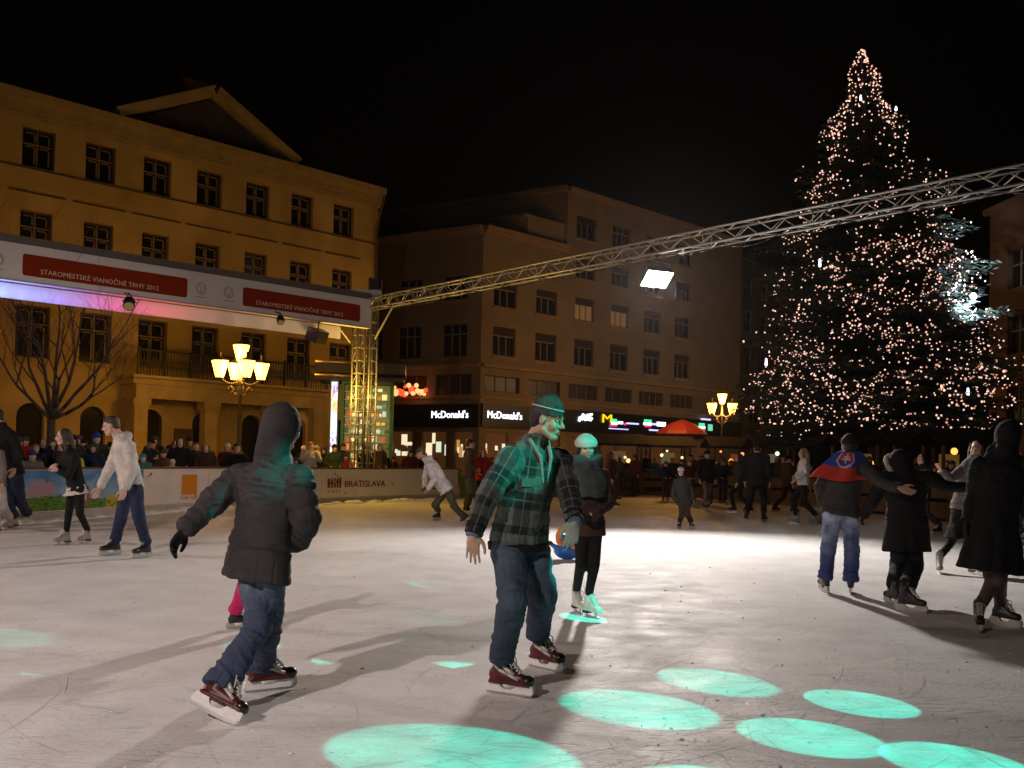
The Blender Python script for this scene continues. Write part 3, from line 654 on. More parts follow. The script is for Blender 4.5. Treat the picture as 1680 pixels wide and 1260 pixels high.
mb.build('corner_block', M_alud, tw)
MB().tube(at(615, 556, 27.7), at(646, 500, 27.0), .03).build('brace', M_alu, tw); MB().tube(at(575, 562, 27.7), at(553, 533, 27.2), .03).build('brace', M_alu, tw)
mb = MB(); mb.box(q+V((.12, 0, 6.65)), .1, .1, .4); mb.lathe(q+V((.30, -.1, 6.45)), [(.02, 0), (.2, .03), (.2, .30), (.1, .34)], 12); mb.build('head_motor', M_blk, tw)
def cable(e, a, b, n, sag, r=.011, off=V((0, 0, -.19))):
    mb = MB(); d = b-a; pts = [a+off]
    for k in range(n):
        s0 = sag*rng.uniform(.3, 1.2)
        for j in range(1, 6): t = j/5; pts.append(a+off+d*((k+t)/n)+V((0, 0, -s0*math.sin(math.pi*t))))
    mb.path(pts, r, 5); mb.build('cable', M_blkp, e, True)
ce = empty('power_cable', FT.P(-1, 0, 5.8), 'black power cable tied along the underside of the lattice truss', 'cable'); cable(ce, FT.P(-1, 0, 5.98), FT.P(-23, 0, 5.98), 17, .10)
ce = empty('power_cable', tw.location+V((.2, -.2, 0)), 'black power cables running down the truss tower', 'cable'); q2 = at(596, 752, 27.7); q2.z = 0
for dx_ in (-.03, .02, .05): MB().path([q2+V((dx_, 0, 6.1)), q2+V((dx_+.02, -.02, 4.2)), q2+V((dx_-.03, 0, 2.4)), q2+V((dx_+.01, 0, .02))], .013, 5).build('cable', M_blkp, ce)
# banner
M_ban = mat('banner_white', (.72, .66, .63), .55, 0, .06, 2); M_red = mat('banner_red', (.27, .028, .008), .85, 0, .08, 2, spec=.08); M_grey = mat('banner_grey', (.14, .105, .09), .7)
M_let = mat('lettering_cream', (.78, .60, .42), .6); M_faint = mat('print_faint', (.50, .34, .30), .6); M_fgr = mat('print_grey', (.42, .40, .44), .6)
bn = empty('banner', FB.P(-4, 0, 5.2), 'long white banner with two dark red panels of lettering hung on the rink truss', 'banner')
mb = MB(); FB.box(mb, -17, -.1, .0, .26, 5.22, 6.08); mb.build('white_board', M_ban, bn)
mb = MB(); FB.box(mb, -17, -.1, .0, .24, 6.083, 6.27); mb.build('grey_cap', M_grey, bn)
mb = MB(); FB.box(mb, -17, -.9, -.2, -.15, 4.86, 5.215); mb.build('lower_fascia', mat('fascia_white', (.78, .76, .76), .5), bn)
mb = MB(); FB.box(mb, -17, -.1, .262, .275, 5.215, 5.25); mb.build('lower_trim', M_fgr, bn)
def rrect(fr, u0, u1, z0, z1, w, r=.06, n=5):
    pts = []
    for (cx, cz, a0) in ((u1-r, z0+r, -90), (u1-r, z1-r, 0), (u0+r, z1-r, 90), (u0+r, z0+r, 180)):
        for k in range(n+1): a = R_(a0+90*k/n); pts.append((cx+r*math.cos(a), cz+r*math.sin(a)))
    mb = MB(); mb.prism(pts, fr.ux, V((0, 0, 1)), fr.P(0, w, 0), fr.n*.006); return mb
for (a, b) in ((-9.62, -5.75), (-4.22, -.50), (-15.1, -11.3)):
    pnl = rrect(FB, a, b, 5.37, 5.87, .262).build('red_panel', M_red, bn)
    text('STAROMESTSKÉ VIANOČNÉ TRHY 2012', .16, FB.P(a+.38, .272, 5.45), FB.ux, up, M_let, pnl, width=2.75, ext=.002)
for (uu, mm_) in ((-5.38, M_fgr), (-4.62, M_faint), (-10.15, M_faint), (-10.9, M_fgr)):
    mb = MB()
    for k in range(9):
        a = k*.7; mb.tube(FB.P(uu+.13*math.cos(a), .265, 5.66+.15*math.sin(a)), FB.P(uu+.13*math.cos(a+.7), .265, 5.66+.15*math.sin(a+.7)), .014, None, 5)
        if k % 2: mb.tube(FB.P(uu, .265, 5.55), FB.P(uu+.11*math.cos(a), .265, 5.66+.13*math.sin(a)), .01, None, 5)
    FB.box(mb, uu-.14, uu+.14, .262, .266, 5.42, 5.45); mb.build('crest_print', mm_, bn)
for (u, c, p_) in ((-11.6, (.12, .25, 1), 16), (-10.6, (.25, .40, 1), 20), (-9.7, (.25, .33, 1), 15), (-8.8, (.28, .20, 1), 9), (-8.1, (.55, .12, 1), 8), (-7.45, (1, .05, .45), 8.5), (-6.75, (1, .05, .20), 7), (-6.1, (1, .12, .08), 7), (-5.5, (1, .2, .1), 4),
                   (-4.3, (1, .55, .4), 1.2), (-3.2, (1, .6, .45), 1.2), (-2.0, (1, .65, .5), 1.2)):
    pass
WK = [(-12.2, (.12, .25, 1), 9), (-10.4, (.30, .45, 1), 11), (-9.2, (.25, .30, 1), 8), (-8.3, (.40, .18, .9), 5.5), (-7.5, (1, .05, .40), 5), (-6.7, (1, .05, .20), 4.5), (-5.9, (1, .13, .08), 3.6), (-5.3, (1, .3, .2), 1.4), (-2.0, (1, .65, .5), .9), (-.6, (1, .65, .5), .7)]
u = -12.0
while u < -.7:
    for (a, c0_, p0_), (b, c1_, p1_) in zip(WK[:-1], WK[1:]):
        if a <= u < b: t = (u-a)/(b-a); lamp('POINT', FB.P(u, .10, 4.98), (p0_+(p1_-p0_)*t)*.32, tuple(x+(y-x)*t for x, y in zip(c0_, c1_)), .03, name='colour_washer')
    u += .42 if u < -5 else .8
def par(q, aim, label, s=1.0):
    e = empty('stage_light', q, label, 'stage light', 'small stage lights under the banner'); d = (V(aim)-q).normalized(); x, y = perp(d)
    MB().lathe(q-d*.12*s, [(.03*s, 0), (.10*s, .03*s), (.12*s, .12*s), (.13*s, .27*s)], 16, 0, (x, y, d)).build('housing', M_blkp, e, True)
    mb = MB(); mb.lathe(q+d*.155*s, [(.11*s, 0), (.11*s, .01)], 16, 0, (x, y, d)); mb.build('lens', mat('lens', (.5, .35, .15), .1, emit=(1, .6, .25), es=.05), e)
    mb = MB(); mb.tube(q+x*.14*s, q+V((0, 0, .2*s)), .012); mb.tube(q-x*.14*s, q+V((0, 0, .2*s)), .012); mb.tube(q+V((0, 0, .2*s)), q-FB.n*.3+V((0, 0, .24)), .018); mb.build('yoke', M_blk, e)
par(at(212, 496, 20.5), (-7, 16, 0), 'small black stage light under the pink lit end of the banner fascia')
par(at(460, 524, 24.2), (-4.5, 20.5, 0), 'small black stage light under the middle of the right red banner panel', .8)
# big dark speaker hung by the tower
q = at(524, 541, 26.2); e = empty('loudspeaker', q, 'boxy black loudspeaker hanging under the right end of the banner', 'speaker')
dx = V((.78, -.5, -.38)).normalized(); x, y = perp(dx)
mb = MB(); mb.prism([(-.28, -.18), (.28, -.18), (.20, .22), (-.20, .22)], x, dx, q, y*.36); mb.build('cabinet', M_blkp, e)
mb = MB(); mb.boxf(q-x*.27+dx*-.185+y*.02, x*.54, dx*.004, y*.32); mb.build('grille', mat('grille', (.10, .075, .05), .5, .5), e)
MB().tube(q+y*.18, q+V((0, 0, .5)), .02).build('bracket', M_blk, e)
# flood light on its bracket
e = empty('floodlight', FLOOD, 'glaring white square floodlight hanging below the lattice truss', 'floodlight')
fd = (V((4.6, 15.6, 0))-FLOOD).normalized(); x = fd.cross(UPV).normalized(); y = x.cross(fd)
mb = MB(); mb.boxf(FLOOD-x*.31-y*.22, x*.62, y*.44, -fd*.14); mb.build('housing', M_blk, e)
mb = MB(); mb.boxf(FLOOD-x*.30-y*.21+fd*.002, x*.60, y*.42, fd*.006); mb.build('lamp_glass', mat('flood_glass', (1, 1, 1), .5, emit=(.94, .97, 1), es=60), e)
mb = MB(); mb.tube(FLOOD-x*.3, FLOOD-x*.3+V((0, 0, .35)), .015); mb.tube(FLOOD+x*.3, FLOOD+x*.3+V((0, 0, .35)), .015); mb.tube(FLOOD-x*.3+V((0, 0, .35)), FLOOD+x*.3+V((0, 0, .35)), .015); mb.tube(FLOOD+V((0, 0, .35)), FLOOD+V((0, 0, .55)), .02); mb.build('yoke', M_blk, e)

# ------------------------------------------------------------------ street lamps
M_lan = mat('lantern_glass', (1, .8, .4), .4, emit=(1, .47, .05), es=11)
M_iron = mat('cast_iron', (.06, .05, .035), .5, .4)
def street_lamp(base, H, R, label, power, s=1.0):
    e = empty('street_lamp', base, label, 'street lamp', 'five lantern street lamps')
    mb = MB(); mb.lathe(base, [(.22, 0), (.22, .3), (.14, .5), (.10, .9), (.07, 1.2), (.055, H-.75), (.09, H-.7), (.12, H-.6), (.05, H-.5), (.045, H)], 14); mb.build('post', M_iron, e, True)
    pos = [(V((0, 0, H+.02)), 0)]
    for k in range(4):
        a = R_(32+90*k); d = V((math.cos(a), math.sin(a), 0)); tip = d*R+V((0, 0, H-.58)); pos.append((tip, 1))
        mb = MB(); pts = []
        for i in range(11):
            t = i/10; pts.append(base+d*(R*t)+V((0, 0, H-.62-.16*math.sin(t*math.pi)+.08*t)))
        mb.path(pts, .022, 6); sc_ = [base+d*(R*.45+.10*math.cos(j*.6))+V((0, 0, H-.95+.10*math.sin(j*.6))) for j in range(9)]; mb.path(sc_, .014, 5)
        mb.path([base+V((0, 0, H-1.25)), base+d*(R*.3)+V((0, 0, H-1.05)), base+d*(R*.45)+V((0, 0, H-.80))], .016, 5)
        mb.build('arm', M_iron, e, True)
    for p, k in pos:
        q = base+p; c = MB(); c.lathe(q, [(.035, -.04), (.12, .0), (.15, .03)], 6); [c.tube(q+V((math.cos(j*1.047)*.14, math.sin(j*1.047)*.14, .03)), q+V((math.cos(j*1.047)*.30, math.sin(j*1.047)*.30, .61)), .008, None, 4) for j in range(6)]; c.lathe(q+V((0, 0, .60)), [(.315, 0), (.29, .04), (.14, .10), (.04, .14), (.025, .24), (.04, .27), (.005, .34)], 6); L_ = c.build('lantern', M_iron, e)
        g = MB(); g.lathe(q+V((0, 0, .032)), [(.14, 0), (.295, .565)], 6); g.build('glass', M_lan, L_)
    o = lamp('POINT', base+V((0, -.35, H-.25)), power, SODIUM, .25, name='sodium_glow'); return e
q = at(391, 752, 32); q.z = 0; street_lamp(q, 4.55, .72, 'tall iron lamp post with five blazing yellow lanterns in front of the palace', 370)
q = at(1183, 752, 55); q.z = 0; street_lamp(q, 4.95, .85, 'distant lamp post with glowing yellow lanterns left of the Christmas tree', 900)
q = at(-75, 752, 27); q.z = 0; street_lamp(q, 4.9, .82, 'five lantern lamp post just beyond the left edge', 370)
q = at(700, 752, 52); q.z = 0
# added unseen points that warm the far ice and brighten the dim facades
lamp('POINT', (-3, 42, 5.2), 260, SODIUM, .3, name='sodium_glow'); lamp('POINT', (7.5, 43, 5.2), 700, SODIUM, .3, name='sodium_glow'); lamp('POINT', (27, 36, 5.4), 250, SODIUM, .3, name='sodium_glow'); lamp('POINT', (20, 60, 8.5), 900, (1, .60, .30), .3, name='sodium_glow')
q = at(1247, 752, 60); q.z = 0; e = empty('street_lamp', q, 'single small distant street lamp beside the left flank of the Christmas tree', 'street lamp'); h = at(1247, 630, 60).z
MB().lathe(q, [(.09, 0), (.06, 1), (.04, h-.15)], 8).build('post', M_iron, e, True); MB().lathe(q+V((0, 0, h-.15)), [(.06, 0), (.26, .10), (.26, .24), (.05, .34)], 12).build('lantern', mat('far_lantern', (1, .8, .6), .5, emit=(1, .60, .30), es=3), e, True)

# ------------------------------------------------------------------ kiosk behind the boards
kq = at(597, 752, 33); kq.z = 0; e = empty('market_kiosk', kq, 'glazed market kiosk with lit shelves of goods behind the truss tower', 'kiosk')
FK = Fr((at(560, 752, 32.6).x, 32.6), R_(84)); M_kg = mat('kiosk_green', (.03, .16, .05), .5); KW = 1.72; KH = 4.05
mb = MB()
for u in (0, KW): FK.box(mb, u-.05, u+.05, -.05, .05, 0, KH)
FK.box(mb, 0, KW, -.05, .04, KH-.1, KH); FK.box(mb, 0, KW, -1.6, -1.55, 0, KH); FK.box(mb, -.05, 0, -1.6, -.05, 0, KH); FK.box(mb, KW, KW+.05, -1.6, -.05, 0, KH); FK.box(mb, .05, KW-.05, -.05, .04, 0, .9)
mb.build('frame', M_kg, e)
mb = MB(); FK.box(mb, .05, KW-.05, -.5, -.46, .9, KH-.1); mb.build('backboard', mat('kiosk_back', (.3, .3, .15), .6, emit=(.38, .42, .12), es=.16), e)  # backboard glow stands in for lighting inside the kiosk
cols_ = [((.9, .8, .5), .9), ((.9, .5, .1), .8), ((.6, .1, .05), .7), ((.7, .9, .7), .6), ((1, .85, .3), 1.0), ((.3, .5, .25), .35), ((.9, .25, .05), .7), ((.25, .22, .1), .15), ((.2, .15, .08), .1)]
KM = [mat('goods_%d' % i, tuple(x*.6 for x in c), .5, emit=c, es=s_) for i, (c, s_) in enumerate(cols_)]  # goods glow by themselves, as if lit on their shelves
z = 1.0
while z < KH-.35:
    sh = MB(); FK.box(sh, .05, KW-.05, -.46, -.1, z-.03, z); so = sh.build('shelf', M_alud, e); u = .1
    while u < KW-.2:
        w = rng.uniform(.07, .2); h = rng.uniform(.10, .22); gb = MB()
        if rng.random() < .5: gb.ell(FK.P(u+w/2, -.25, z+h/2), (w/2, w/2, h/2), None, 8)
        else: FK.box(gb, u, u+w, -.32, -.18, z+.002, z+h)
        gb.build('goods', rng.choice(KM), so, True) if rng.random() < .8 else None; u += w+.03
    z += .30
mb = MB(); FK.box(mb, .3, 1.55, .045, .06, .95, 1.22, 0); mb.build('price_board', KM[4], e)
mb = MB()
for k in range(5): FK.box(mb, .36+.24*k, .50+.24*k, .062, .07, .98, 1.19)
mb.build('red_stripe', mat('stripe_red', (.6, .02, .01), .5, emit=(1, .06, .02), es=.5), e)
def lightbox(u, v):
    n1 = noise.noise(V((u*4, v*16, 5)))
    pal_ = [(.75, .82, 1), (.75, .55, .95), (.95, .5, .1), (.9, .9, 1), (.3, .2, .6), (.6, .75, 1)]
    return [x for x in pal_[int((v*11+n1*2)) % 6]]
Fq = FK.P(-.10, .1, 0); poster('light_box', lambda u, v: FK.P(-.40+.22*u, .12, .4+3.6*v), 6, 60, lightbox, vcol_mat('lightbox_print', .5, 1.3), e)
mb = MB(); FK.box(mb, -.44, -.14, -.1, .115, .3, 4.1); mb.build('light_box_case', M_kg, e)
mb = MB(); FK.box(mb, -.95, 2.2, -1.7, .45, KH+.25, KH+.62); FK.box(mb, -.9, 2.15, -1.65, .4, KH, KH+.12); mb.build('roof', mat('kiosk_roof', (.05, .035, .025), .6), e)
mb = MB()
for (u0, u1, z) in ((-.95, .35, KH+.63), (-.95, .35, KH+.16)): mb.tube(FK.P(u0, .47, z), FK.P(u1, .47, z), .045, None, 8)
mb.build('lit_roof_edge', mat('lit_edge_yellow', (.75, .5, .14), .35, .7), e, True)  # yellow rods paint the lamplit edges of the roof
lamp('POINT', FK.P(.9, .9, 2.4), 26, (1, .75, .35), .3, name='kiosk_glow')
lamp('POINT', at(572, 640, 26.9), 260, (1, .56, .07), .12, name='tower_uplight')
# red parasol
q = at(1118, 752, 46); q.z = 0; e = empty('parasol', q, 'red market parasol in front of the far shops', 'parasol')
zt = at(1118, 688, 46).z; MB().lathe(q, [(.05, 0), (.03, zt)], 8).build('pole', M_iron, e); mb = MB()
mb.loft([(q+V((0, 0, zt-.75)), V((1.3, 0, 0)), V((0, 1.3, 0))), (q+V((0, 0, zt-.58)), V((1.2, 0, 0)), V((0, 1.2, 0))), (q+V((0, 0, zt-.2)), V((.6, 0, 0)), V((0, .6, 0))), (q+V((0, 0, zt)), V((.03, 0, 0)), V((0, .03, 0)))], 8)
mb.build('canopy', mat('parasol_red', (.22, .018, .008), .7, emit=(1, .05, .01), es=.004), e)  # faint red glow put into the canopy cloth
# market stalls among the far crowd
stall_spots = [(1015, 40, (.9, .6, .25)), (1095, 42, (1, .8, .4)), (1200, 41, (1, .35, .1)), (1275, 38, (.9, .85, .7)), (1420, 31, (1, .55, .1)), (1500, 29, (1, .6, .1)), (1580, 27.5, (1, .5, .1))]
sw = ['pale lit wooden stall left of the red parasol', 'narrow lit wooden stall just below the red parasol', 'orange lit stall beside the yellow lamp post', 'white lit stall near the left foot of the Christmas tree', 'amber lit stall behind the skater in the flag', 'amber lit stall behind the couple with arms around', 'amber lit stall under the right side of the Christmas tree']
for (px, Y, c), lb in zip(stall_spots, sw):
    q = at(px, 752, Y); q.z = 0; e = empty('market_stall', q, lb, 'stall', 'market stalls behind the crowd'); w = 1.9
    mb = MB(); mb.box(q+V((0, 0, .5)), w, 1.4, 1.0); mb.build('counter', M_woodd, e)
    mb = MB(); mb.boxf(q+V((-w/2-.2, -1.0, 2.1)), (w+.4, 0, 0), (0, 1.2, .45), (0, 0, .06)); mb.boxf(q+V((-w/2-.2, 1.4, 2.1)), (w+.4, 0, 0), (0, -1.2, .45), (0, 0, .06)); mb.build('roof', mat('stall_roof', (.02, .014, .01), .9, spec=.1), e)
    for sx in (-1, 1):
        for sy in (-.65, .65): mb = MB(); mb.box(q+V((sx*(w/2-.05), sy, 1.55)), .08, .08, 1.1); mb.build('post', M_woodd, e)
    mb = MB()
    for k in range(4): mb.ell(q+V((rng.uniform(-.7, .7), -.72, rng.uniform(1.25, 1.95))), rng.uniform(.05, .11), None, 8)
    mb.build('hanging_lamp', mat('stall_lamp_%d' % (px), c, .5, emit=c, es=1.6), e, True)
    mb = MB(); mb.box(q+V((rng.uniform(-.4, .4), .5, 1.6)), .6, .05, .5); mb.build('back_panel', mat('stall_back_%d' % px, tuple(x*.5 for x in c), .6, emit=c, es=.07), e)  # panel's own faint glow imitates a lit stall interior
# small glowing signs by the tree foot
for (px, py, Y, w, c, lb) in ((1272, 717, 50, 1.1, (.5, .55, 1), 'small blue white glowing sign left of the tree foot'), (1293, 719, 50, .4, (.7, .9, .4), 'tiny yellow green glowing sign left of the tree foot')):
    q = at(px, py, Y); g = V((q.x, q.y, 0)); e = empty('illuminated_sign', g, lb, 'sign'); mb = MB(); mb.box(q, w, .08, .26); mb.build('face', mat('sign_'+str(px), c, .5, emit=c, es=2.2), e); MB().tube(g, q+V((0, .06, 0)), .05).build('post', M_iron, e)

# ------------------------------------------------------------------ Christmas tree
def xmas():
    base = at(1440, 752, 33.5); base.z = 0; LEAN = lambda z: -.85*(z/16.8)**1.3
    e = empty('christmas_tree', base, 'huge Christmas tree covered in strings of small warm lights', 'tree')
    prof = [(2.2, 4.3), (3.7, 4.6), (5.5, 4.3), (7.5, 3.85), (9.0, 3.4), (10.6, 2.8), (12.15, 2.2), (13.5, 1.55), (14.4, 1.15), (14.9, .62), (16.0, .42), (16.7, .05)]
    def Rz(z, a=None):
        if a is not None: return Rz(z)*(1+.24*noise.noise(V((math.cos(a)*1.6, math.sin(a)*1.6, z*.75)))+.07*math.sin(z*3.3))
        for (a, r0), (b, r1) in zip(prof[:-1], prof[1:]):
            if z <= b: return r0+(r1-r0)*(z-a)/(b-a)
        return 0
    MB().loft([(base+V((LEAN(max(z, 0)), 0, z)), V((r, 0, 0)), V((0, r, 0))) for r, z in [(.32, -.05), (.26, 3), (.2, 8), (.1, 14), (.02, 16.8)]], 12).build('trunk', mat('bark', (.05, .035, .025), .9, 0, .3, 8, .6, 30), e, True)
    rg = np.random.default_rng(5); Vs = []; tips = []; mb = MB(); nb = 620
    for k in range(nb):
        z = 2.1+(16.7-2.1)*(1-(1-rg.random())**.62*1.0) if k < nb*.75 else rg.uniform(2.1, 9)
        z = min(z, 16.5); a = rg.uniform(0, 2*math.pi); L = Rz(z, a)*rg.uniform(.74, 1.10)
        if rg.random() < .05: L *= 1.22
        d = np.array([math.cos(a), math.sin(a), 0]); p0 = np.array([LEAN(z), 0, z+L*.16]); n = max(3, int(L*11))
        sag = rg.uniform(.10, .30)
        P = lambda t: p0+d*(L*t)+np.array([0, 0, -L*sag*t+.12*L*t*t])
        mb.tube(base+V(P(0)), base+V(P(.9)), .03, .006, 4)
        side = np.array([-d[1], d[0], 0])
        for i in range(n):
            t = .12+.88*(i+rg.random())/n; c = P(t); w = (1.05-t)*L*.42+.10
            for s_ in (-1, 1):
                for q in range(max(1, int(w*4))):
                    o = c+side*s_*w*(q+rg.random())/max(1, int(w*4))+np.array([0, 0, rg.uniform(-.10, .05)])
                    dr = d*rg.uniform(.5, 1)+side*s_*rg.uniform(.3, 1)+np.array([0, 0, rg.uniform(-.45, .25)]); dr /= np.linalg.norm(dr)
                    wd = np.cross(dr, rg.normal(size=3)); wd /= np.linalg.norm(wd); l = rg.uniform(.16, .34); ww = rg.uniform(.016, .036)
                    Vs.append([o, o+dr*l*.5+wd*ww, o+dr*l, o+dr*l*.5-wd*ww])
                    wd2 = np.cross(dr, wd)
                    Vs.append([o+dr*.05, o+dr*l*.6+wd2*ww, o+dr*l*1.05, o+dr*l*.6-wd2*ww])
            if t > .55: tips.append(c+side*rg.uniform(-1, 1)*w*.8+np.array([0, 0, .02]))
    mb.build('limb', mat('limb_bark', (.05, .035, .025), .9), e)
    A = np.array(Vs).reshape(-1, 3)+np.array([0, 0, 0]); n = len(A)//4; me = bpy.data.meshes.new('crown'); me.from_pydata(A.tolist(), [], np.arange(n*4).reshape(-1, 4).tolist())
    me.materials.append(mat('needles', (.036, .052, .040), .6, 0, .4, 2)); o = bpy.data.objects.new('crown', me); COL.objects.link(o); o.parent = e
    # strings of lights wound through the branches
    cand = np.array(tips); W_ = cand+np.array(base); front = W_[:, 1] < base.y+1.2; cand = cand[front]; rg.shuffle(cand); pts = []
    # draped garlands: chains of neighbours
    for k in range(170):
        p = cand[k].copy(); pts.append(p); q = p
        for i in range(int(rg.integers(5, 11))):
            dd = rg.normal(size=3)*np.array([.30, .30, .16])+np.array([0, 0, -.10 if rg.random() < .5 else .0]); q = q+dd; lx = LEAN(max(q[2], 0)); q[0] -= lx; r = math.hypot(q[0], q[1]); Rm = Rz(max(q[2], 2.2), math.atan2(q[1], q[0]))*1.03+.02
            if r > Rm: q[:2] *= Rm/r
            elif r < Rm*.72 and r > .01: q[:2] *= Rm*.78/r
            q[0] += lx; pts.append(q.copy())
    for k in range(330):
        z = rg.uniform(9.5, 16.6) if k % 2 else rg.uniform(13.5, 16.75); a = rg.uniform(math.pi*.9, math.pi*2.1); r = Rz(min(z, 16.6), a)*rg.uniform(.7, 1.06)+.05; pts.append(np.array([LEAN(z)+r*math.cos(a), r*math.sin(a), z]))
    pts += list(cand[260:1850])
    pts = [p for p in pts if p[2] > 2.3 and p[2] < 16.9 and p[1] < 1.5]
    pts.sort(key=lambda p: p[1]); M_b = [mat('bulb_warm', (1, .8, .6), .5, emit=(1, .60, .44), es=1.45), mat('bulb_pink', (1, .8, .7), .5, emit=(1, .56, .50), es=1.1), mat('bulb_dim', (1, .6, .4), .5, emit=(1, .46, .30), es=.6)]
    sp_ = MB().ell((0, 0, 0), 1, None, 6); data = []
    for mm_ in M_b: me = sp_.mesh('bulb', smooth=True); me.materials.append(mm_); data.append(me)
    for i, p in enumerate(pts[:100]):
        b = bpy.data.objects.new('bulb', data[int(rg.integers(0, 3))]); COL.objects.link(b); b.parent = e; b.location = p.tolist(); b.scale = [rg.uniform(.030, .046)]*3
    rest = MB()
    for p in pts[100:]: rest.ell(base+V(p.tolist()), rg.uniform(.021, .037), None, 6, int(rg.choice([0, 0, 1, 1, 2])))
    rest.build('light_string', M_b, e, True)['kind'] = 'stuff'
    print('TREE quads', n, 'bulbs', len(pts))
    # blue white lamps hidden in the branches
    M_bw = mat('blue_white_lamp', (.8, .9, 1), .5, emit=(.55, .72, 1), es=5)
    for (px, py, Y, h) in ((1345, 436, 29.6, .34), (1257, 598, 30.2, .30), (1412, 163, 32.6, .22), (1470, 180, 32.6, .16), (1588, 647, 29.2, .30)):
        q = at(px, py, Y); mb = MB(); mb.cap(q, q+V((0, 0, h*.6)), .045, .03, 8); mb.build('icicle_lamp', M_bw, e, True)
    q = at(1597, 486, 30.1); mb = MB(); mb.ell(q, (.12, .05, .12), None, 10); mb.build('floodlight_in_branches', M_bw, e, True)
    lamp('SPOT', at(1585, 520, 28.7), 5000, (.70, .82, 1), .05, at(1604, 470, 31.5), R_(48), .7, name='tree_spot')
    lamp('SPOT', at(1650, 470, 28.9), 2600, (.70, .82, 1), .05, at(1632, 415, 31), R_(44), .7, name='tree_spot')
xmas()

# ------------------------------------------------------------------ bare tree on the left
def bare():
    base = at(82, 752, 23); base.z = 0; e = empty('bare_tree', base, 'leafless tree with spreading thin branches in front of the palace', 'tree'); rg = random.Random(3)
    tr = MB(); br = MB(); f0 = at(84, 688, 23)
    tr.tube(base, base.lerp(f0, .5)+V((.03, 0, 0)), .13, .11, 10); tr.tube(base.lerp(f0, .5)+V((.03, 0, 0)), f0, .11, .095, 10)
    def grow(p, d, r, L, lev):
        n = 3; 
        for i in range(n):
            q = p+d*(L/n); br.tube(p, q, r, r*.86, 6 if lev < 3 else 4); p = q; r *= .86; d = (d+V((rg.uniform(-.16, .16), rg.uniform(-.16, .16), rg.uniform(-.02, .14)))).normalized()
            if lev < 6 and i: 
                a = V((rg.uniform(-1, 1), rg.uniform(-1, 1), rg.uniform(-.15, .5))); grow(p, (d*.75+a*.62).normalized(), r*.62, L*rg.uniform(.55, .8), lev+1)
        if lev < 6: grow(p, (d+V((rg.uniform(-.4, .4), rg.uniform(-.4, .4), .05))).normalized(), r*.85, L*.78, lev+1)
    for (tx, ty) in ((-10, 600), (30, 560), (60, 500), (105, 500), (150, 540), (190, 590), (205, 640), (120, 590)):
        d = (at(tx, ty, 23+rg.uniform(-.8, .8))-f0); grow(f0, d.normalized(), .052, d.length*.62, 1)
    tr.build('trunk', mat('bark2', (.07, .045, .03), .9, 0, .3, 8, .5, 40), e, True); br.build('branches', MATS['bark2'], e, True)
    print('bare tree faces', len(br.f))
bare()
# ------------------------------------------------------------------ people
def basis(fwd, up):
    f = V(fwd).normalized(); r = f.cross(V(up)).normalized(); return r, f, r.cross(f).normalized()
def hand(mb, wr, d, palm, side, s=1.0, curl=18, infl=0.0, spread=1.0, fine=True):
    """palm: direction the palm faces, side: direction of the thumb"""
    d = V(d).normalized(); side = (V(side)-d*V(side).dot(d)).normalized(); pn = d.cross(side).normalized()
    if pn.dot(V(palm)) < 0: pn = -pn
    B = (side, d, pn)
    mb.ell(wr+d*.045*s, (.040*s+infl, .056*s+infl, .016*s+infl), B, 12); mb.cap(wr-d*.03*s, wr+d*.02*s, .026*s+infl, .026*s+infl, 10)
    if not fine:
        mb.ell(wr+d*.11*s+pn*.015*s, (.036*s+infl, .05*s+infl, .016*s+infl), B, 10); mb.cap(wr+d*.03*s+side*.03*s, wr+d*.07*s+side*.055*s, .012*s+infl, None, 8); return
    for i, (x, l, r) in enumerate([(.031, .072, .0088), (.0105, .082, .0092), (-.0105, .077, .0088), (-.030, .060, .0078)]):
        p = wr+(d*(.088-.006*(i == 3))+side*x)*s; dd = (d+side*(x*2.2*spread)).normalized(); ang = R_(curl*(.7+.16*i)); r = r*s+infl*.75
        mb.cap(wr+d*.05*s+side*x*s*.85, p, .012*s+infl*.8, r*1.08, 8)
        for j, fr in enumerate((.44, .32, .24)):
            ax = dd.cross(pn); dd = (Matrix.Rotation(-ang if False else ang, 3, ax) @ dd)
            q = p+dd*l*fr*s; mb.cap(p, q, r, r*.93, 8); p = q; r *= .93
    p0 = wr+(d*.018+side*.026)*s; p1 = p0+(d*.030+side*.030+pn*.010)*s; p2 = p1+(d*.034+side*.010+pn*.006)*s; p3 = p2+(d*.024+side*.000+pn*.004)*s
    mb.cap(p0, p1, .0165*s+infl, .0125*s+infl*.8, 8); mb.cap(p1, p2, .0120*s+infl*.8, .0105*s+infl*.8, 8); mb.cap(p2, p3, .0105*s+infl*.8, .0085*s+infl*.8, 8)
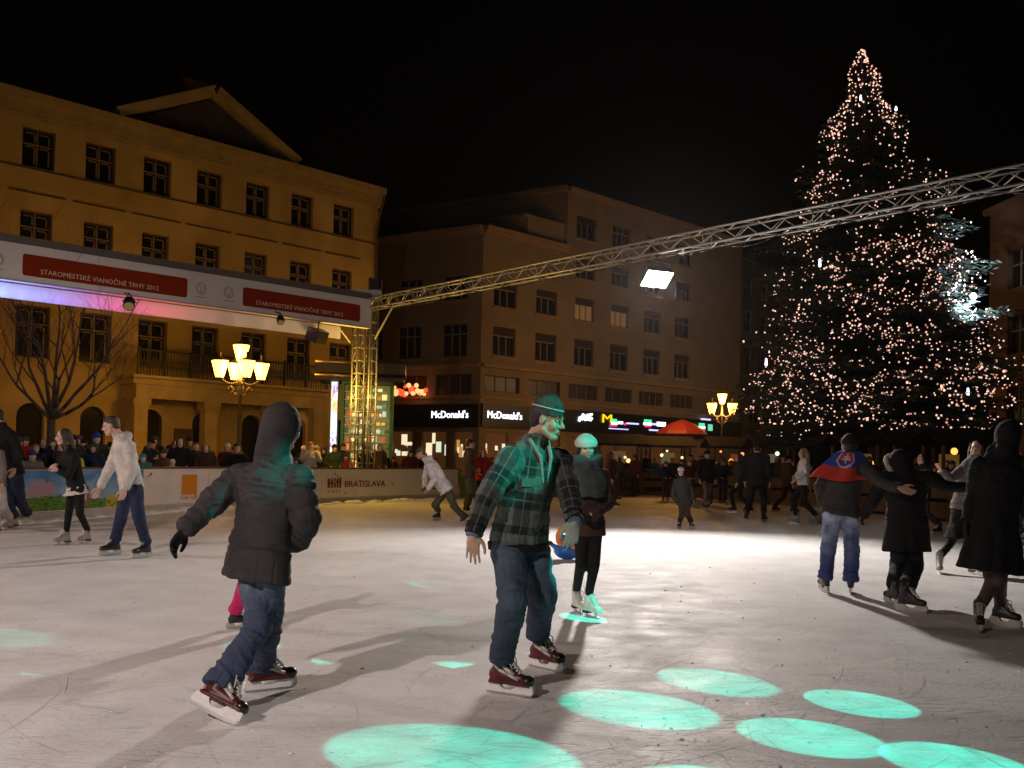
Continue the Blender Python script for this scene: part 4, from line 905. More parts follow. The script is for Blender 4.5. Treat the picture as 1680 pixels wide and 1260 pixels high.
def head_mesh(mb, c, B, s):
    r, f, u = B; P = lambda x, y, z: c+(r*x+f*y+u*z)*s; E = lambda x, y, z, a, b, d, n=14: mb.ell(P(x, y, z), (a*s, b*s, d*s), B, n)
    E(0, -.014, .034, .074, .093, .084, 18); E(0, .018, -.035, .060, .070, .070, 16); E(0, .070, -.092, .026, .022, .019)
    E(.036, .058, -.024, .026, .028, .030); E(-.036, .058, -.024, .026, .028, .030)
    mb.cap(P(0, .086, .014), P(0, .110, -.020), .0085*s, .0125*s, 10); E(.011, .098, -.024, .009, .011, .008); E(-.011, .098, -.024, .009, .011, .008)
    mb.cap(P(-.032, .078, .030), P(-.008, .086, .028), .011*s, None, 8); mb.cap(P(.032, .078, .030), P(.008, .086, .028), .011*s, None, 8)
    mb.cap(P(-.016, .086, -.052), P(.016, .086, -.052), .0085*s, None, 8); mb.cap(P(-.014, .083, -.064), P(.014, .083, -.064), .009*s, None, 8)
    for q in (-1, 1): E(q*.074, -.006, -.004, .009, .019, .031); mb.cap(P(q*.05, .01, -.06), P(q*.02, .06, -.095), .022*s, .02*s, 10)
def fold_post(bones, amp, seed, fv=26, torso=None):
    def post(me, co, no):
        n = len(co); best = np.full(n, 1e9); U = np.zeros(n); Vv = np.zeros(n); bend = np.zeros(n)
        for bi, bn_ in enumerate(bones):
            p0, p1, r = bn_[:3]; ks = bn_[3] if len(bn_) > 3 else 1.0
            p0, p1 = np.array(p0), np.array(p1); d = p1-p0; L = np.linalg.norm(d); d = d/L; rel = co-p0; t = np.clip(rel@d, 0, L); c = rel-np.outer(t, d)
            dist = np.linalg.norm(c, axis=1)-r; m_ = dist < best; best = np.where(m_, dist, best)
            ref = np.array((0., -1., .2)) if abs(d[2]) > .5 else np.array((0., -.7, .7)); x = np.cross(d, np.cross(ref, d)); x /= np.linalg.norm(x); y = np.cross(d, x)
            ang = np.arctan2(c@y, c@x); U = np.where(m_, ang*max(r, .05)*1.05+bi*.0, U); Vv = np.where(m_, t+bi*.37, Vv); bend = np.where(m_, np.abs(t/L-.5)*2, bend); KS = np.where(m_, ks, KS) if bi else np.full(n, ks)
        disp = np.empty(n)
        for i in range(n):
            a = noise.noise(V((U[i]*8+Vv[i]*3, Vv[i]*fv, seed))); b = noise.noise(V((co[i][0]*7, co[i][1]*7, co[i][2]*11+seed))); c_ = noise.noise(V((U[i]*16-Vv[i]*9, Vv[i]*fv*1.3, seed+5)))
            disp[i] = ((.35-abs(a)*1.5)*(.5+.9*bend[i])+b*.8-max(0, .16-abs(c_))*2.2*(.4+.8*bend[i]))
        if torso:
            p0, p1, gr = torso; p0, p1 = np.array(p0), np.array(p1); d = p1-p0; tt = ((co-p0)@d)/(d@d); rad = np.linalg.norm((co-p0)-np.outer(tt, d), axis=1)
            for g0, dep in gr: disp -= np.where(rad < .30, dep/amp*np.exp(-((tt-g0)/.016)**2), 0)
        co = co+no*(disp*amp*KS)[:, None]
        at_ = me.attributes.new('cuv', 'FLOAT_VECTOR', 'POINT'); at_.data.foreach_set('vector', np.stack([U, Vv, np.zeros(n)], 1).ravel())
        return co
    return post
M_laces = mat('laces', (.62, .60, .56), .7); M_rubber = mat('toe_cap', (.012, .012, .012), .3); M_maroon = mat('boot_maroon', (.085, .009, .011), .35, 0, .5, 14); M_bsilver = mat('boot_silver', (.52, .50, .46), .4, .2, .15, 20)
M_boot = {'hockey': M_maroon, 'black': mat('boot_black', (.02, .02, .022), .4), 'figure': mat('boot_white', (.66, .63, .58), .45, 0, .08, 20), 'rental': mat('boot_grey', (.30, .27, .24), .5, 0, .15, 20)}
def skate(parent, base, fwd, up, kind, s=1.0, vox=.008):
    r, f, u = basis(fwd, up); e = empty('ice_skate', base-wloc(parent)); e.parent = parent
    P = lambda x, y, z: base+(f*x+r*y+u*z)*s; B = (f, r, u); E = lambda mb, x, y, z, a, b, c: mb.ell(P(x, y, z), (a*s, b*s, c*s), B, 12)
    mb = MB(); fig = kind in ('figure', 'rental'); m_ = M_boot[kind]; z0 = .075 if not fig else .062
    E(mb, -.050, 0, z0+.045, .045, .036, .048); mb.cap(P(-.03, 0, z0+.045), P(.125, 0, z0+.030), .042*s, .034*s, 12); E(mb, .150, 0, z0+.028, .046, .040, .030)
    mb.cap(P(-.025, 0, z0+.05), P(-.020, 0, z0+(.155 if not fig else .20)), .043*s, .050*s, 12); mb.cap(P(.00, 0, z0+.10), P(.10, 0, z0+.04), .036*s, .03*s, 12)
    mb.boxf(P(-.088, -.034, z0-.004), f*.27*s, r*.068*s, u*.016*s)
    if not fig: mb.cap(P(.018, 0, z0+.12), P(.012, 0, z0+.205), .026*s, .024*s, 10)
    if vox: remesh(mb, 'boot', vox, m_, e, 2)
    else: mb.build('boot', m_, e, True)
    # laces over the front
    mb = MB(); q0, q1 = (P(.026, 0, z0+.165), P(.112, 0, z0+.073)); n = 7
    for i in range(n):
        a = q0.lerp(q1, i/(n-1)); b = q0.lerp(q1, min(1, (i+1)/(n-1)))
        for sg in (-1, 1): mb.path([a+r*sg*.026*s-u*.006*s, a.lerp(b, .5)+u*.008*s+f*.006*s, b-r*sg*.026*s-u*.006*s], .0042*s, 5)
    for sg in (-1, 1): mb.path([q0+r*sg*.01*s, q0+(r*sg*.05+f*.03-u*.02)*s, q0+(r*sg*.035+f*.05-u*.075)*s], .0035*s, 5)
    mb.build('laces', M_laces, e, True)
    if kind == 'hockey':
        mb = MB(); E(mb, .160, 0, z0+.026, .044, .043, .034); mb.build('toe_cap', M_rubber, e, True)
        for sg in (-1, 1):
            mb = MB(); mb.path([P(-.045, sg*.050, z0+.125), P(-.005, sg*.051, z0+.085), P(.055, sg*.045, z0+.060), P(.115, sg*.040, z0+.035)], .010*s, 8); mb.path([P(-.01, sg*.052, z0+.15), P(.03, sg*.047, z0+.10), P(.09, sg*.040, z0+.062)], .012*s, 8); mb.build('side_trim', M_bsilver, e, True)
    if not fig:
        hm = M_white if kind == 'hockey' else M_bsilver
        mb = MB(); o = P(0, -.014, 0); az = r*.028*s; fs, us = f*s, u*s
        mb.prism([(-.105, .074), (-.118, .040), (-.105, .020), (.185, .020), (.203, .036), (.195, .074), (.095, .074), (.075, .050), (.055, .040), (.010, .040), (-.008, .050), (-.025, .074)], fs, us, o, az); mb.build('blade_holder', hm, e)
        mb = MB(); mb.prism([(-.112, .022), (-.108, .006), (-.06, 0), (.12, 0), (.185, .008), (.200, .024), (.19, .03), (-.1, .03)], fs, us, P(0, -.0022, 0), r*.0044*s); mb.build('blade', M_steel, e)
    else:
        mb = MB(); fs, us = f*s, u*s; mb.boxf(P(-.088, -.030, z0-.028), fs*.075, r*.06*s, us*.026); mb.build('heel', M_rubber if kind == 'figure' else M_rubber, e)
        mb = MB(); mb.prism([(-.10, .016), (-.06, 0), (.13, 0), (.185, .010), (.190, .028), (.170, .022), (.125, .024), (.125, .056), (.085, .056), (.085, .024), (-.035, .024), (-.035, .036), (-.06, .036), (-.06, .022)], fs, us, P(0, -.0025, 0), r*.005*s); mb.build('blade', M_steel, e)
    return e
def shoe(parent, base, fwd, m_, s=1.0):
    r, f, u = basis(fwd, (0, 0, 1)); mb = MB(); B = (f, r, u); mb.ell(base+(f*-.03+u*.04)*s, (.06*s, .04*s, .04*s), B, 10); mb.ell(base+(f*.08+u*.03)*s, (.10*s, .043*s, .032*s), B, 10); mb.cap(base+(f*-.03+u*.05)*s, base+(f*-.02+u*.13)*s, .045*s, .045*s, 8); mb.build('shoe', m_, parent, True)

def person(J, st, label, group=None, root=None):
    """J: world joints. st: style dict"""
    s = st.get('s', 1.0); sb = s*st.get('bulk', 1.0); g = st.get; det = g('det', 2); seed = g('seed', rng.random()*50)
    vb, vc = {3: (.0052, .0075), 2: (.010, .012), 1: (.016, .018)}[det]
    J = {k: V(v) for k, v in J.items()}; mid = (J['pel']); rt = root or V((mid.x, mid.y, 0))
    e = empty('person', rt, label, 'person', group)
    side = (J['shR']-J['shL']).normalized(); upv = (J['neck']-J['pel']).normalized(); side = (side-upv*side.dot(upv)).normalized(); front = upv.cross(side)
    hs = (J['hipR']-J['hipL']).normalized(); hu = upv; hf = hu.cross(hs).normalized()
    hup = g('hup', (J['head']-J['neck']).normalized()*.6+V((0, 0, 1))*.4); HB = basis(g('look', front), hup); hr, hf2, huu = HB; hc = J['head']
    HP = lambda x, y, z: hc+(hr*x+hf2*y+huu*z)*s
    # body, one continuous surface
    mb = MB(); head_mesh(mb, hc, HB, s)
    mb.cap(HP(0, -.030, -.055), J['neck'], .054*s, .060*s, 12); p, q = J['pel'], J['neck']
    mb.loft([(p.lerp(q, t), side*a*s, front*b*s) for t, a, b in ((-.12, .10, .08), (0, .15, .10), (.35, .125, .09), (.72, .15, .10), (.9, .14, .08), (1, .05, .05))], 20)
    for k in 'LR':
        mb.cap(J['sh'+k], J['el'+k], .048*s, .040*s, 10); mb.cap(J['el'+k], J['wr'+k], .040*s, .028*s, 10); mb.cap(p.lerp(q, .85), J['sh'+k], .055*s, .05*s, 10)
        mb.cap(J['hip'+k], J['kn'+k], .072*s, .052*s, 10); mb.cap(J['kn'+k], J['ank'+k], .050*s, .036*s, 10); mb.cap(J['ank'+k], J['ank'+k]+V((0, 0, -.03)), .036*s, None, 8)
        hd = g('hand'+k, (J['wr'+k]-J['el'+k]).normalized()); sg = 1 if k == 'R' else -1
        palm = g('palm'+k, side*(-sg)); th = g('thumb'+k, front)
        hand(mb, J['wr'+k]+hd.normalized()*.01*s, hd, palm, th, s*1.02, g('curl'+k, 20), 0, g('spread', 1), det >= 2)
    remesh(mb, 'body', vb, g('skin', M_skin), e, 3)
    if det >= 2:
        for sg in (-1, 1):
            mb = MB(); mb.ell(HP(sg*.031, .0735, .008), .0125*s, HB, 12); ey = mb.build('eye', M_eye, e, True); mb = MB(); mb.ell(HP(sg*.031, .0795, .007), (.0075*s, .0078*s, .0068*s), HB, 10); mb.build('iris', M_iris, ey, True)
            mb = MB(); mb.path([HP(sg*.046, .080, .033), HP(sg*.032, .0895, .038), HP(sg*.014, .094, .034)], .0042*s, 6); mb.build('eyebrow', g('hairm', M_hair), e, True)
        mb = MB(); mb.ell(HP(0, .0915, -.053), (.021*s, .0065*s, .0042*s), HB, 10); mb.ell(HP(0, .0895, -.0635), (.018*s, .0065*s, .005*s), HB, 10); mb.build('lips', M_lip, e, True)
    # hair
    h = g('hair', 'short')
    if h:
        mb = MB(); mb.ell(HP(0, -.026, .046), (.081*s, .090*s, .084*s), HB, 16); mb.ell(HP(0, -.06, -.01), (.070*s, .055*s, .065*s), HB, 14)
        if h == 'short': mb.cap(HP(-.04, .045, .088), HP(.04, .045, .088), .022*s, None, 10)
        if h == 'long':
            for sg in (-1, 1):
                mb.cap(HP(sg*.066, .02, .06), HP(sg*.078, -.005, -.03), .026*s, .028*s, 10); mb.cap(HP(sg*.078, -.005, -.03), HP(sg*.085, -.01, -.20), .030*s, .024*s, 10)
            mb.cap(HP(0, -.075, .0), HP(0, -.095, -.20), .062*s, .055*s, 12)
        remesh(mb, 'hair', max(vb, .008), g('hairm', M_hair), e, 2, fold_post([(HP(0, 0, .1), HP(0, 0, -.2), .05)], .006*s, seed, 8))
    # hat
    hat = g('hat')
    if hat:
        mh = hat['m']; k_ = hat.get('k', 1.0); mb = MB(); c = lambda z, a, b, y=-.014: (HP(0, y, z), hr*a*s*k_, hf2*b*s*k_); z0 = hat.get('z', .022)
        tl = hat.get('tall', 0); mb.loft([c(z0, .088, .104), c(z0+.045, .092, .106), c(z0+.075+tl*.4, .080, .092), c(z0+.105+tl*.8, .054, .064), c(z0+.122+tl, .028, .034), c(z0+.130+tl, .004, .004)], 24)
        remesh(mb, 'hat', max(vb, .006), mh, e, 3, fold_post([(HP(0, 0, z0), HP(0, 0, z0+.12), .09)], .003*s, seed, 40))
        if hat.get('stripe'):
            mb = MB(); n = 28; pts = [HP(.0915*k_*math.cos(2*math.pi*i/n), -.014+.1055*k_*math.sin(2*math.pi*i/n), z0+.046) for i in range(n+1)]; mb.path(pts, .0032*s, 6); mb.build('hat_stripe', hat['stripe'], e, True)
        if hat.get('pom'): mb = MB(); mb.ell(HP(0, -.014, z0+.15), .034*s, None, 10); mb.build('pompom', hat['pom'], e, True)
        if hat.get('peak'): mb = MB(); mb.loft([(HP(0, .09, z0+.01), hr*.06*s, huu*.006*s), (HP(0, .16, z0-.005), hr*.045*s, huu*.005*s)], 14); mb.build('peak', mh, e, True)
    # jacket
    jk = g('jacket')
    if jk:
        w = jk.get('w', 1.0)*sb; hem = jk.get('hem', .06); fl = jk.get('flare', 0.0); mb = MB(); bones = [(J['pel'], J['neck'], .13*w)]
        sec = lambda t, a, b, o=0: (p.lerp(q, t)+front*o, side*a*w, front*b*w)
        hd_ = -hem*s; secs = []
        if hem > 0:
            for t in ((1, .66, .33) if hem > .12 else (1,)):
                cc = p+V((0, 0, hd_*t))*.6+upv*(hd_*t*.4); secs.append((cc, side*(.170+fl*t)*w, front*(.128+fl*t*.9)*w))
        stt = jk.get('straight', 0); secs += [sec(0, .168+.006*stt, .125+.006*stt), sec(.3, .152+.020*stt, .116+.012*stt, .004), sec(.62, .168, .126, .006), sec(.80, .168, .118), sec(.93, .135, .090), sec(1.03, .080, .075), sec(1.10, .066, .066)]
        mb.loft(secs, 28)
        for k in 'LR':
            a, b, c_ = J['sh'+k], J['el'+k], J['wr'+k]; r0 = jk.get('sl', 1.0)*w
            mb.ell(a, .072*r0, None, 12); mb.cap(a, b, .068*r0, .056*r0, 12); mb.tube(b, c_+(c_-b).normalized()*.005, .056*r0, .044*r0, 14); mb.cap(p.lerp(q, .82), a, .085*w, .068*w, 12)
            bones += [(a, b, .06*r0), (b, c_, .05*r0)]
            if k == 'R' and jk.get('hood') == 'up': bones += [(J['neck']-front*.03, HP(0, -.03, .14), .12, .35)]
            if jk.get('puff'):
                for aa, bb, nn in ((a, b, 3), (b, c_, 3)):
                    for i in range(nn):
                        t = (i+.5)/nn; mb.ell(aa.lerp(bb, t), (.074-.010*(aa is b))*r0*(1 if aa is a else .92), None, 12)
        if jk.get('collar', 1): mb.loft([(J['neck']+V((0, 0, -.02))*s, side*.083*s, front*.083*s), (J['neck'].lerp(hc, .30), side*.076*s, front*.078*s), (J['neck'].lerp(hc, .42), side*.078*s, front*.082*s)], 20)
        if jk.get('hood') == 'down': mb.ell(J['neck']-front*.075*s+upv*.02*s, (.115*s, .060*s, .055*s), (side, front, upv), 14); mb.cap(J['neck']-side*.08*s+upv*.02*s, J['neck']-front*.08*s+upv*.04*s, .04*s, .045*s, 10); mb.cap(J['neck']+side*.08*s+upv*.02*s, J['neck']-front*.08*s+upv*.04*s, .04*s, .045*s, 10)
        if jk.get('hood') == 'up':
            mb.ell(HP(0, -.030, .012), (.108*s, .118*s, .135*s), HB, 18); mb.ell(HP(0, -.075, -.02), (.085*s, .075*s, .11*s), HB, 14); mb.cap(HP(0, -.05, -.05), J['neck']-front*.01*s, .095*s, .105*s, 14); mb.cap(J['neck']-side*.03*s, J['neck']+side*.03*s, .095*s, .095*s, 12)
        for extra in jk.get('extra', []): mb.cap(*extra)
        remesh(mb, jk.get('name', 'jacket'), vc if det < 3 else .007, jk['m'], e, 5 if det > 1 else 3, fold_post(bones, jk.get('amp', .010)*s, seed, jk.get('fv', 22), (J['pel'], J['neck'], jk['grooves']) if jk.get('grooves') else None))
    # trousers
    tr = g('trousers')
    if tr:
        mb = MB(); bones = [(J['pel']-upv*.1, J['pel']+upv*.1, .12)]; k_ = tr.get('k', 1.0)*s
        mb.loft([(p-hu*.10*s, hs*.120*k_, hf*.095*k_), (p-hu*.03*s, hs*.160*k_, hf*.112*k_), (p+hu*.06*s, hs*.128*k_, hf*.095*k_)], 20)
        for k in 'LR':
            a, b, c_ = J['hip'+k], J['kn'+k], J['ank'+k]; rr = tr.get('r', (.092, .070, .064, .066)); rr = [x*k_ for x in rr]
            mb.cap(a, a.lerp(b, .5), rr[0], (rr[0]+rr[1])/2, 14); mb.cap(a.lerp(b, .5), b, (rr[0]+rr[1])/2, rr[1], 14)
            dn = (c_-b).normalized(); end = c_-dn*tr.get('short', .0)*s; mb.tube(b, b.lerp(end, .6), rr[1], rr[2], 14); mb.ell(b.lerp(end, .6), rr[2], None, 12); mb.tube(b.lerp(end, .6), end, rr[2], rr[3], 16)
            if tr.get('cuff'): mb.ell(end-dn*.03*s, (rr[3]*1.10, rr[3]*1.10, .028*s), None, 14); mb.ell(end-dn*.085*s, (rr[3]*1.05, rr[3]*1.05, .03*s), None, 14)
            bones += [(a, b, rr[1]), (b, c_, rr[2])]
        remesh(mb, tr.get('name', 'trousers'), vc if det < 3 else .007, tr['m'], e, 5 if det > 1 else 3, fold_post(bones, tr.get('amp', .010)*s, seed+9, tr.get('fv', 20)))
    sk = g('skirt')
    if sk:
        mb = MB(); z_ = sk.get('len', .3)*s; mb.loft([(p+hu*.06*s, hs*.15*sb, hf*.115*sb), (p-V((0, 0, z_*.5)), hs*.175*sb, hf*.14*sb), (p-V((0, 0, z_)), hs*(.185+sk.get('flare', .02))*sb, hf*(.155+sk.get('flare', .02))*sb)], 26)
        remesh(mb, sk.get('name', 'skirt'), vc, sk['m'], e, 4, fold_post([(p-V((0, 0, z_)), p, .17)], .012, seed+4, 4))
    # gloves, boots
    for k in 'LR':
        gm = g('glove'+k)
        if gm:
            mb = MB(); hd = g('hand'+k, (J['wr'+k]-J['el'+k]).normalized()).normalized(); sg = 1 if k == 'R' else -1; hand(mb, J['wr'+k]+hd*.01*s, hd, g('palm'+k, side*(-sg)), g('thumb'+k, front), s*1.02, g('curl'+k, 20), .0028*s if det > 2 else .005*s, g('spread', 1), det >= 2)
            remesh(mb, 'glove', max(vb, .0058), gm, e, 2)
        F = J.get('toe'+k); bs = J.get('base'+k)
        if g('skate') and bs is not None: skate(e, bs, F, g('sup'+k, V((0, 0, 1))), g('skate'), s*g('fs', 1.0), {3: .0065, 2: .012, 1: None}[det])
        elif g('shoe') and bs is not None: shoe(e, bs, F, g('shoe'), s)
    return e
def PXJ(Y, d, s=1.0, h0=0):
    """joints from picture columns/rows at their own distances; feet from their heel and toe points on the ice"""
    J = {}
    for k, v in d.items():
        if k.startswith('foot'):
            (hx, hy), (tx, ty) = v; a, b = G(hx, hy), G(tx, ty); f = (b-a).normalized(); c = a.lerp(b, .36)
            J['base'+k[4:]] = c; J['toe'+k[4:]] = f
            if 'ank'+k[4:] not in d: J['ank'+k[4:]] = c-f*.02+V((0, 0, .20*s))
        else: J[k] = at(v[0], v[1], Y+(v[2] if len(v) > 2 else 0))
    return J
def check(n, J):
    L = lambda a, b: round((J[a]-J[b]).length, 2)
    print(n, 'torso', L('neck', 'pel'), 'uarm', L('shL', 'elL'), L('shR', 'elR'), 'farm', L('elL', 'wrL'), L('elR', 'wrR'), 'th', L('hipL', 'knL'), L('hipR', 'knR'), 'calf', L('knL', 'ankL'), L('knR', 'ankR'), 'sh', L('shL', 'shR'))

# fabric materials
def plaid_mat():
    m = bpy.data.materials.new('plaid_wool'); m.use_nodes = True; nt = m.node_tree; b = nt.nodes['Principled BSDF']; N = nt.nodes.new; L = nt.links.new
    a = N('ShaderNodeAttribute'); a.attribute_name = 'cuv'; sp = N('ShaderNodeSeparateXYZ'); L(a.outputs['Vector'], sp.inputs[0])
    def mt(op, x, y=0.0, z=None):
        k = N('ShaderNodeMath'); k.operation = op
        for i, q in enumerate((x, y)):
            if isinstance(q, (int, float)): k.inputs[i].default_value = q
            else: L(q, k.inputs[i])
        return k.outputs[0]
    def band(s_, per, off, w):
        fr = mt('FRACT', mt('ADD', mt('DIVIDE', s_, per), off+10)); return mt('LESS_THAN', mt('ABSOLUTE', mt('SUBTRACT', fr, .5)), w)
    u, v = sp.outputs[0], sp.outputs[1]; tot = None
    val = mt('ADD', mt('MULTIPLY', band(u, .205, 0, .25), .5), mt('MULTIPLY', band(v, .205, 0, .25), .5))
    thin = mt('MAXIMUM', band(u, .205, .5, .016), band(v, .205, .5, .016))
    cr = N('ShaderNodeValToRGB'); cr.color_ramp.interpolation = 'CONSTANT'; els = cr.color_ramp.elements; els[0].position = 0; els[0].color = (.010, .012, .012, 1); els[1].position = .25; els[1].color = (.045, .050, .046, 1); q = els.new(.75); q.color = (.115, .125, .115, 1)
    L(val, cr.inputs[0]); mx = N('ShaderNodeMix'); mx.data_type = 'RGBA'; L(mt('MULTIPLY', thin, .4), mx.inputs[0]); L(cr.outputs[0], mx.inputs[6]); mx.inputs[7].default_value = (.22, .23, .21, 1)
    nz = N('ShaderNodeTexNoise'); nz.inputs['Scale'].default_value = 60; nz.inputs['Detail'].default_value = 5; tc = N('ShaderNodeTexCoord'); L(tc.outputs['Object'], nz.inputs['Vector'])
    m2 = N('ShaderNodeMix'); m2.data_type = 'RGBA'; m2.blend_type = 'OVERLAY'; m2.inputs[0].default_value = .45; L(mx.outputs[2], m2.inputs[6]); L(nz.outputs[0], m2.inputs[7]); L(m2.outputs[2], b.inputs['Base Color']); b.inputs['Roughness'].default_value = .92
    bp = N('ShaderNodeBump'); bp.inputs['Strength'].default_value = .5; bp.inputs['Distance'].default_value = .006; L(nz.outputs[0], bp.inputs['Height']); L(bp.outputs[0], b.inputs['Normal']); return m
def jeans_mat(name, dark, light, z0, z1, tone=.5):
    """denim: faded patches on thighs and seat, darker hems and seams"""
    m = bpy.data.materials.new(name); m.use_nodes = True; nt = m.node_tree; b = nt.nodes['Principled BSDF']; N = nt.nodes.new; L = nt.links.new
    tc = N('ShaderNodeTexCoord'); sp = N('ShaderNodeSeparateXYZ'); L(tc.outputs['Object'], sp.inputs[0]); mr = N('ShaderNodeMapRange'); L(sp.outputs[2], mr.inputs[0]); mr.inputs[1].default_value = z0; mr.inputs[2].default_value = z1
    n = N('ShaderNodeTexNoise'); n.inputs['Scale'].default_value = 7; n.inputs['Detail'].default_value = 5; L(tc.outputs['Object'], n.inputs['Vector'])
    mu = N('ShaderNodeMath'); mu.operation = 'MULTIPLY'; L(mr.outputs[0], mu.inputs[0]); m3 = N('ShaderNodeMapRange'); L(n.outputs[0], m3.inputs[0]); m3.inputs[1].default_value = .35; m3.inputs[2].default_value = .7; m3.inputs[3].default_value = tone; m3.inputs[4].default_value = 1; L(m3.outputs[0], mu.inputs[1])
    mx = N('ShaderNodeMix'); mx.data_type = 'RGBA'; L(mu.outputs[0], mx.inputs[0]); mx.inputs[6].default_value = (*dark, 1); mx.inputs[7].default_value = (*light, 1)
    n2 = N('ShaderNodeTexNoise'); n2.inputs['Scale'].default_value = 300; L(tc.outputs['Object'], n2.inputs['Vector']); bp = N('ShaderNodeBump'); bp.inputs['Strength'].default_value = .4; bp.inputs['Distance'].default_value = .003; L(n2.outputs[0], bp.inputs['Height'])
    L(bp.outputs[0], b.inputs['Normal']); L(mx.outputs[2], b.inputs['Base Color']); b.inputs['Roughness'].default_value = .85; return m
M_plaid = plaid_mat()
M_jean1 = jeans_mat('denim_blue', (.036, .050, .098), (.19, .24, .31), .45, 1.0, .35)
M_jean2 = jeans_mat('denim_dark', (.028, .038, .072), (.09, .12, .17), .3, 1.0, .3)
M_jean3 = jeans_mat('denim_bleached', (.035, .05, .17), (.46, .56, .70), .30, .85, .05)
M_jean4 = cloth('denim_plain', (.03, .038, .08))
C_ = cloth
M_parka = C_('parka_charcoal', (.040, .035, .037), .7); M_black = C_('cloth_black', (.014, .013, .014)); M_blackg = C_('glove_black', (.012, .012, .013), .8); M_wool = mat('hat_grey', (.07, .07, .068), .95, 0, .3, 30, 1.0, 110, spec=.1); M_cream = C_('fleece_cream', (.62, .55, .44), .9, .15, .9)
M_hoodie = C_('hoodie_white', (.62, .57, .52)); M_wjk = C_('jacket_white', (.72, .68, .70), .6); M_olive = C_('trousers_olive', (.10, .10, .055)); M_gg = C_('glove_greygreen', (.36, .38, .33)); M_dgreen = C_('scarf_dark', (.075, .085, .08), .9, .3, .8)
M_lhat = C_('hat_cream', (.62, .66, .60), .9, .12, .9); M_brownd = C_('coat_brown_dark', (.055, .032, .028)); M_greyk = C_('jacket_grey', (.035, .037, .033)); M_brn = C_('trousers_brown', (.06, .03, .025)); M_pink = C_('suit_pink', (.55, .02, .13), .6)
M_dgrey = C_('jacket_dark_grey', (.045, .042, .042)); M_grey = C_('jacket_mid_grey', (.16, .14, .13)); M_tight = mat('tights', (.09, .05, .045), .6)

# 1 man in plaid jacket
Y = 5.6
J = PXJ(Y, dict(head=(898, 689, -.05), neck=(872, 733, .02), pel=(853, 876, 0), shR=(834, 758, -.16), shL=(918, 757, .14), elR=(797, 822, -.25), wrR=(777, 874, -.32),
   elL=(935, 815, -.02), wrL=(942, 853, -.17), hipR=(834, 902, -.08), hipL=(874, 902, .06), knR=(842, 985, -.30), knL=(890, 978, .0), footR=((798, 1136), (874, 1147)), footL=((862, 1092), (934, 1108))))
check('plaid', J)
J['ankR'] = J['baseR']+V((-.02, 0, .20)); J['ankL'] = J['baseL']+V((-.03, 0, .22))
man = person(J, dict(det=3, seed=3.1, look=V((.86, -.36, -.22)), hup=V((.12, -.05, 1)), hair='short', hairm=M_hairb, skin=M_skin, hat=dict(m=M_wool, stripe=M_laces, z=.028, k=.95, tall=.010), jacket=dict(m=M_plaid, w=1.20, hem=.06, sl=1.06, amp=.012, fv=16),
   trousers=dict(m=M_jean2, amp=.013, cuff=True, k=1.06, r=(.102, .084, .076, .072), short=.03), handR=V((-.02, -.05, -1)), palmR=V((.15, 1, 0)), thumbR=V((1, -.12, 0)), curlR=12, spread=2.0, handL=V((-.10, -.15, -1)), palmL=V((-.2, 1, 0)), thumbL=V((-1, -.2, 0)), curlL=24, gloveL=M_gg, skate='hockey'),
   'man in plaid jacket and striped beanie gliding on red and black hockey skates')
for k in 'LR':
    d_ = (J['wr'+k]-J['el'+k]).normalized(); mb = MB(); mb.tube(J['wr'+k]-d_*.055, J['wr'+k]+d_*.012, .060, .052, 20); remesh(mb, 'cuff', .006, M_black, man, 2, fold_post([(J['el'+k], J['wr'+k], .055)], .004, 2, 60)); mb = MB(); mb.tube(J['wr'+k]+d_*.0, J['wr'+k]+d_*.026, .043, .040, 20); mb.build('shirt_cuff', M_jean1, man, True)
# cream fleece lapels, chest pocket flap, knitted waistband
sd = (J['shR']-J['shL']).normalized(); upv = (J['neck']-J['pel']).normalized(); fr_ = upv.cross(sd).normalized()
mb = MB(); nk = J['neck']
for sg, off in ((1, 0), (-1, 0)):
    mb.cap(nk+sd*.075*sg+fr_*.055+upv*.045, nk+sd*.045*sg+fr_*.135-upv*.055, .015, .013, 10); mb.cap(nk+sd*.045*sg+fr_*.135-upv*.055, nk+sd*.016*sg+fr_*.158-upv*.21, .013, .006, 10)
remesh(mb, 'fleece_collar', .006, C_('fleece_grey', (.33, .30, .25), .9, .2, .9), man, 2)
mb = MB(); mb.loft([(J['pel']-upv*.045, sd*.212, fr_*.166), (J['pel']-upv*.095, sd*.198, fr_*.156)], 40); remesh(mb, 'waistband', .007, M_black, man, 2, fold_post([(J['pel']-upv*.1, J['pel'], .18)], .003, 2, 3))
mb = MB(); c = J['pel'].lerp(nk, .66)+sd*.10+fr_*.140; mb.boxf(c-sd*.055, sd*.11-fr_*.03, fr_*.012+sd*.003, -upv*.05); mb.build('pocket_flap', M_plaid, man)
mb = MB(); mb.path([nk+fr_*.125-upv*.03, J['pel'].lerp(nk, .6)+fr_*.166, J['pel']+fr_*.155-upv*.02], .0045, 6); mb.build('zip', M_blkp, man)

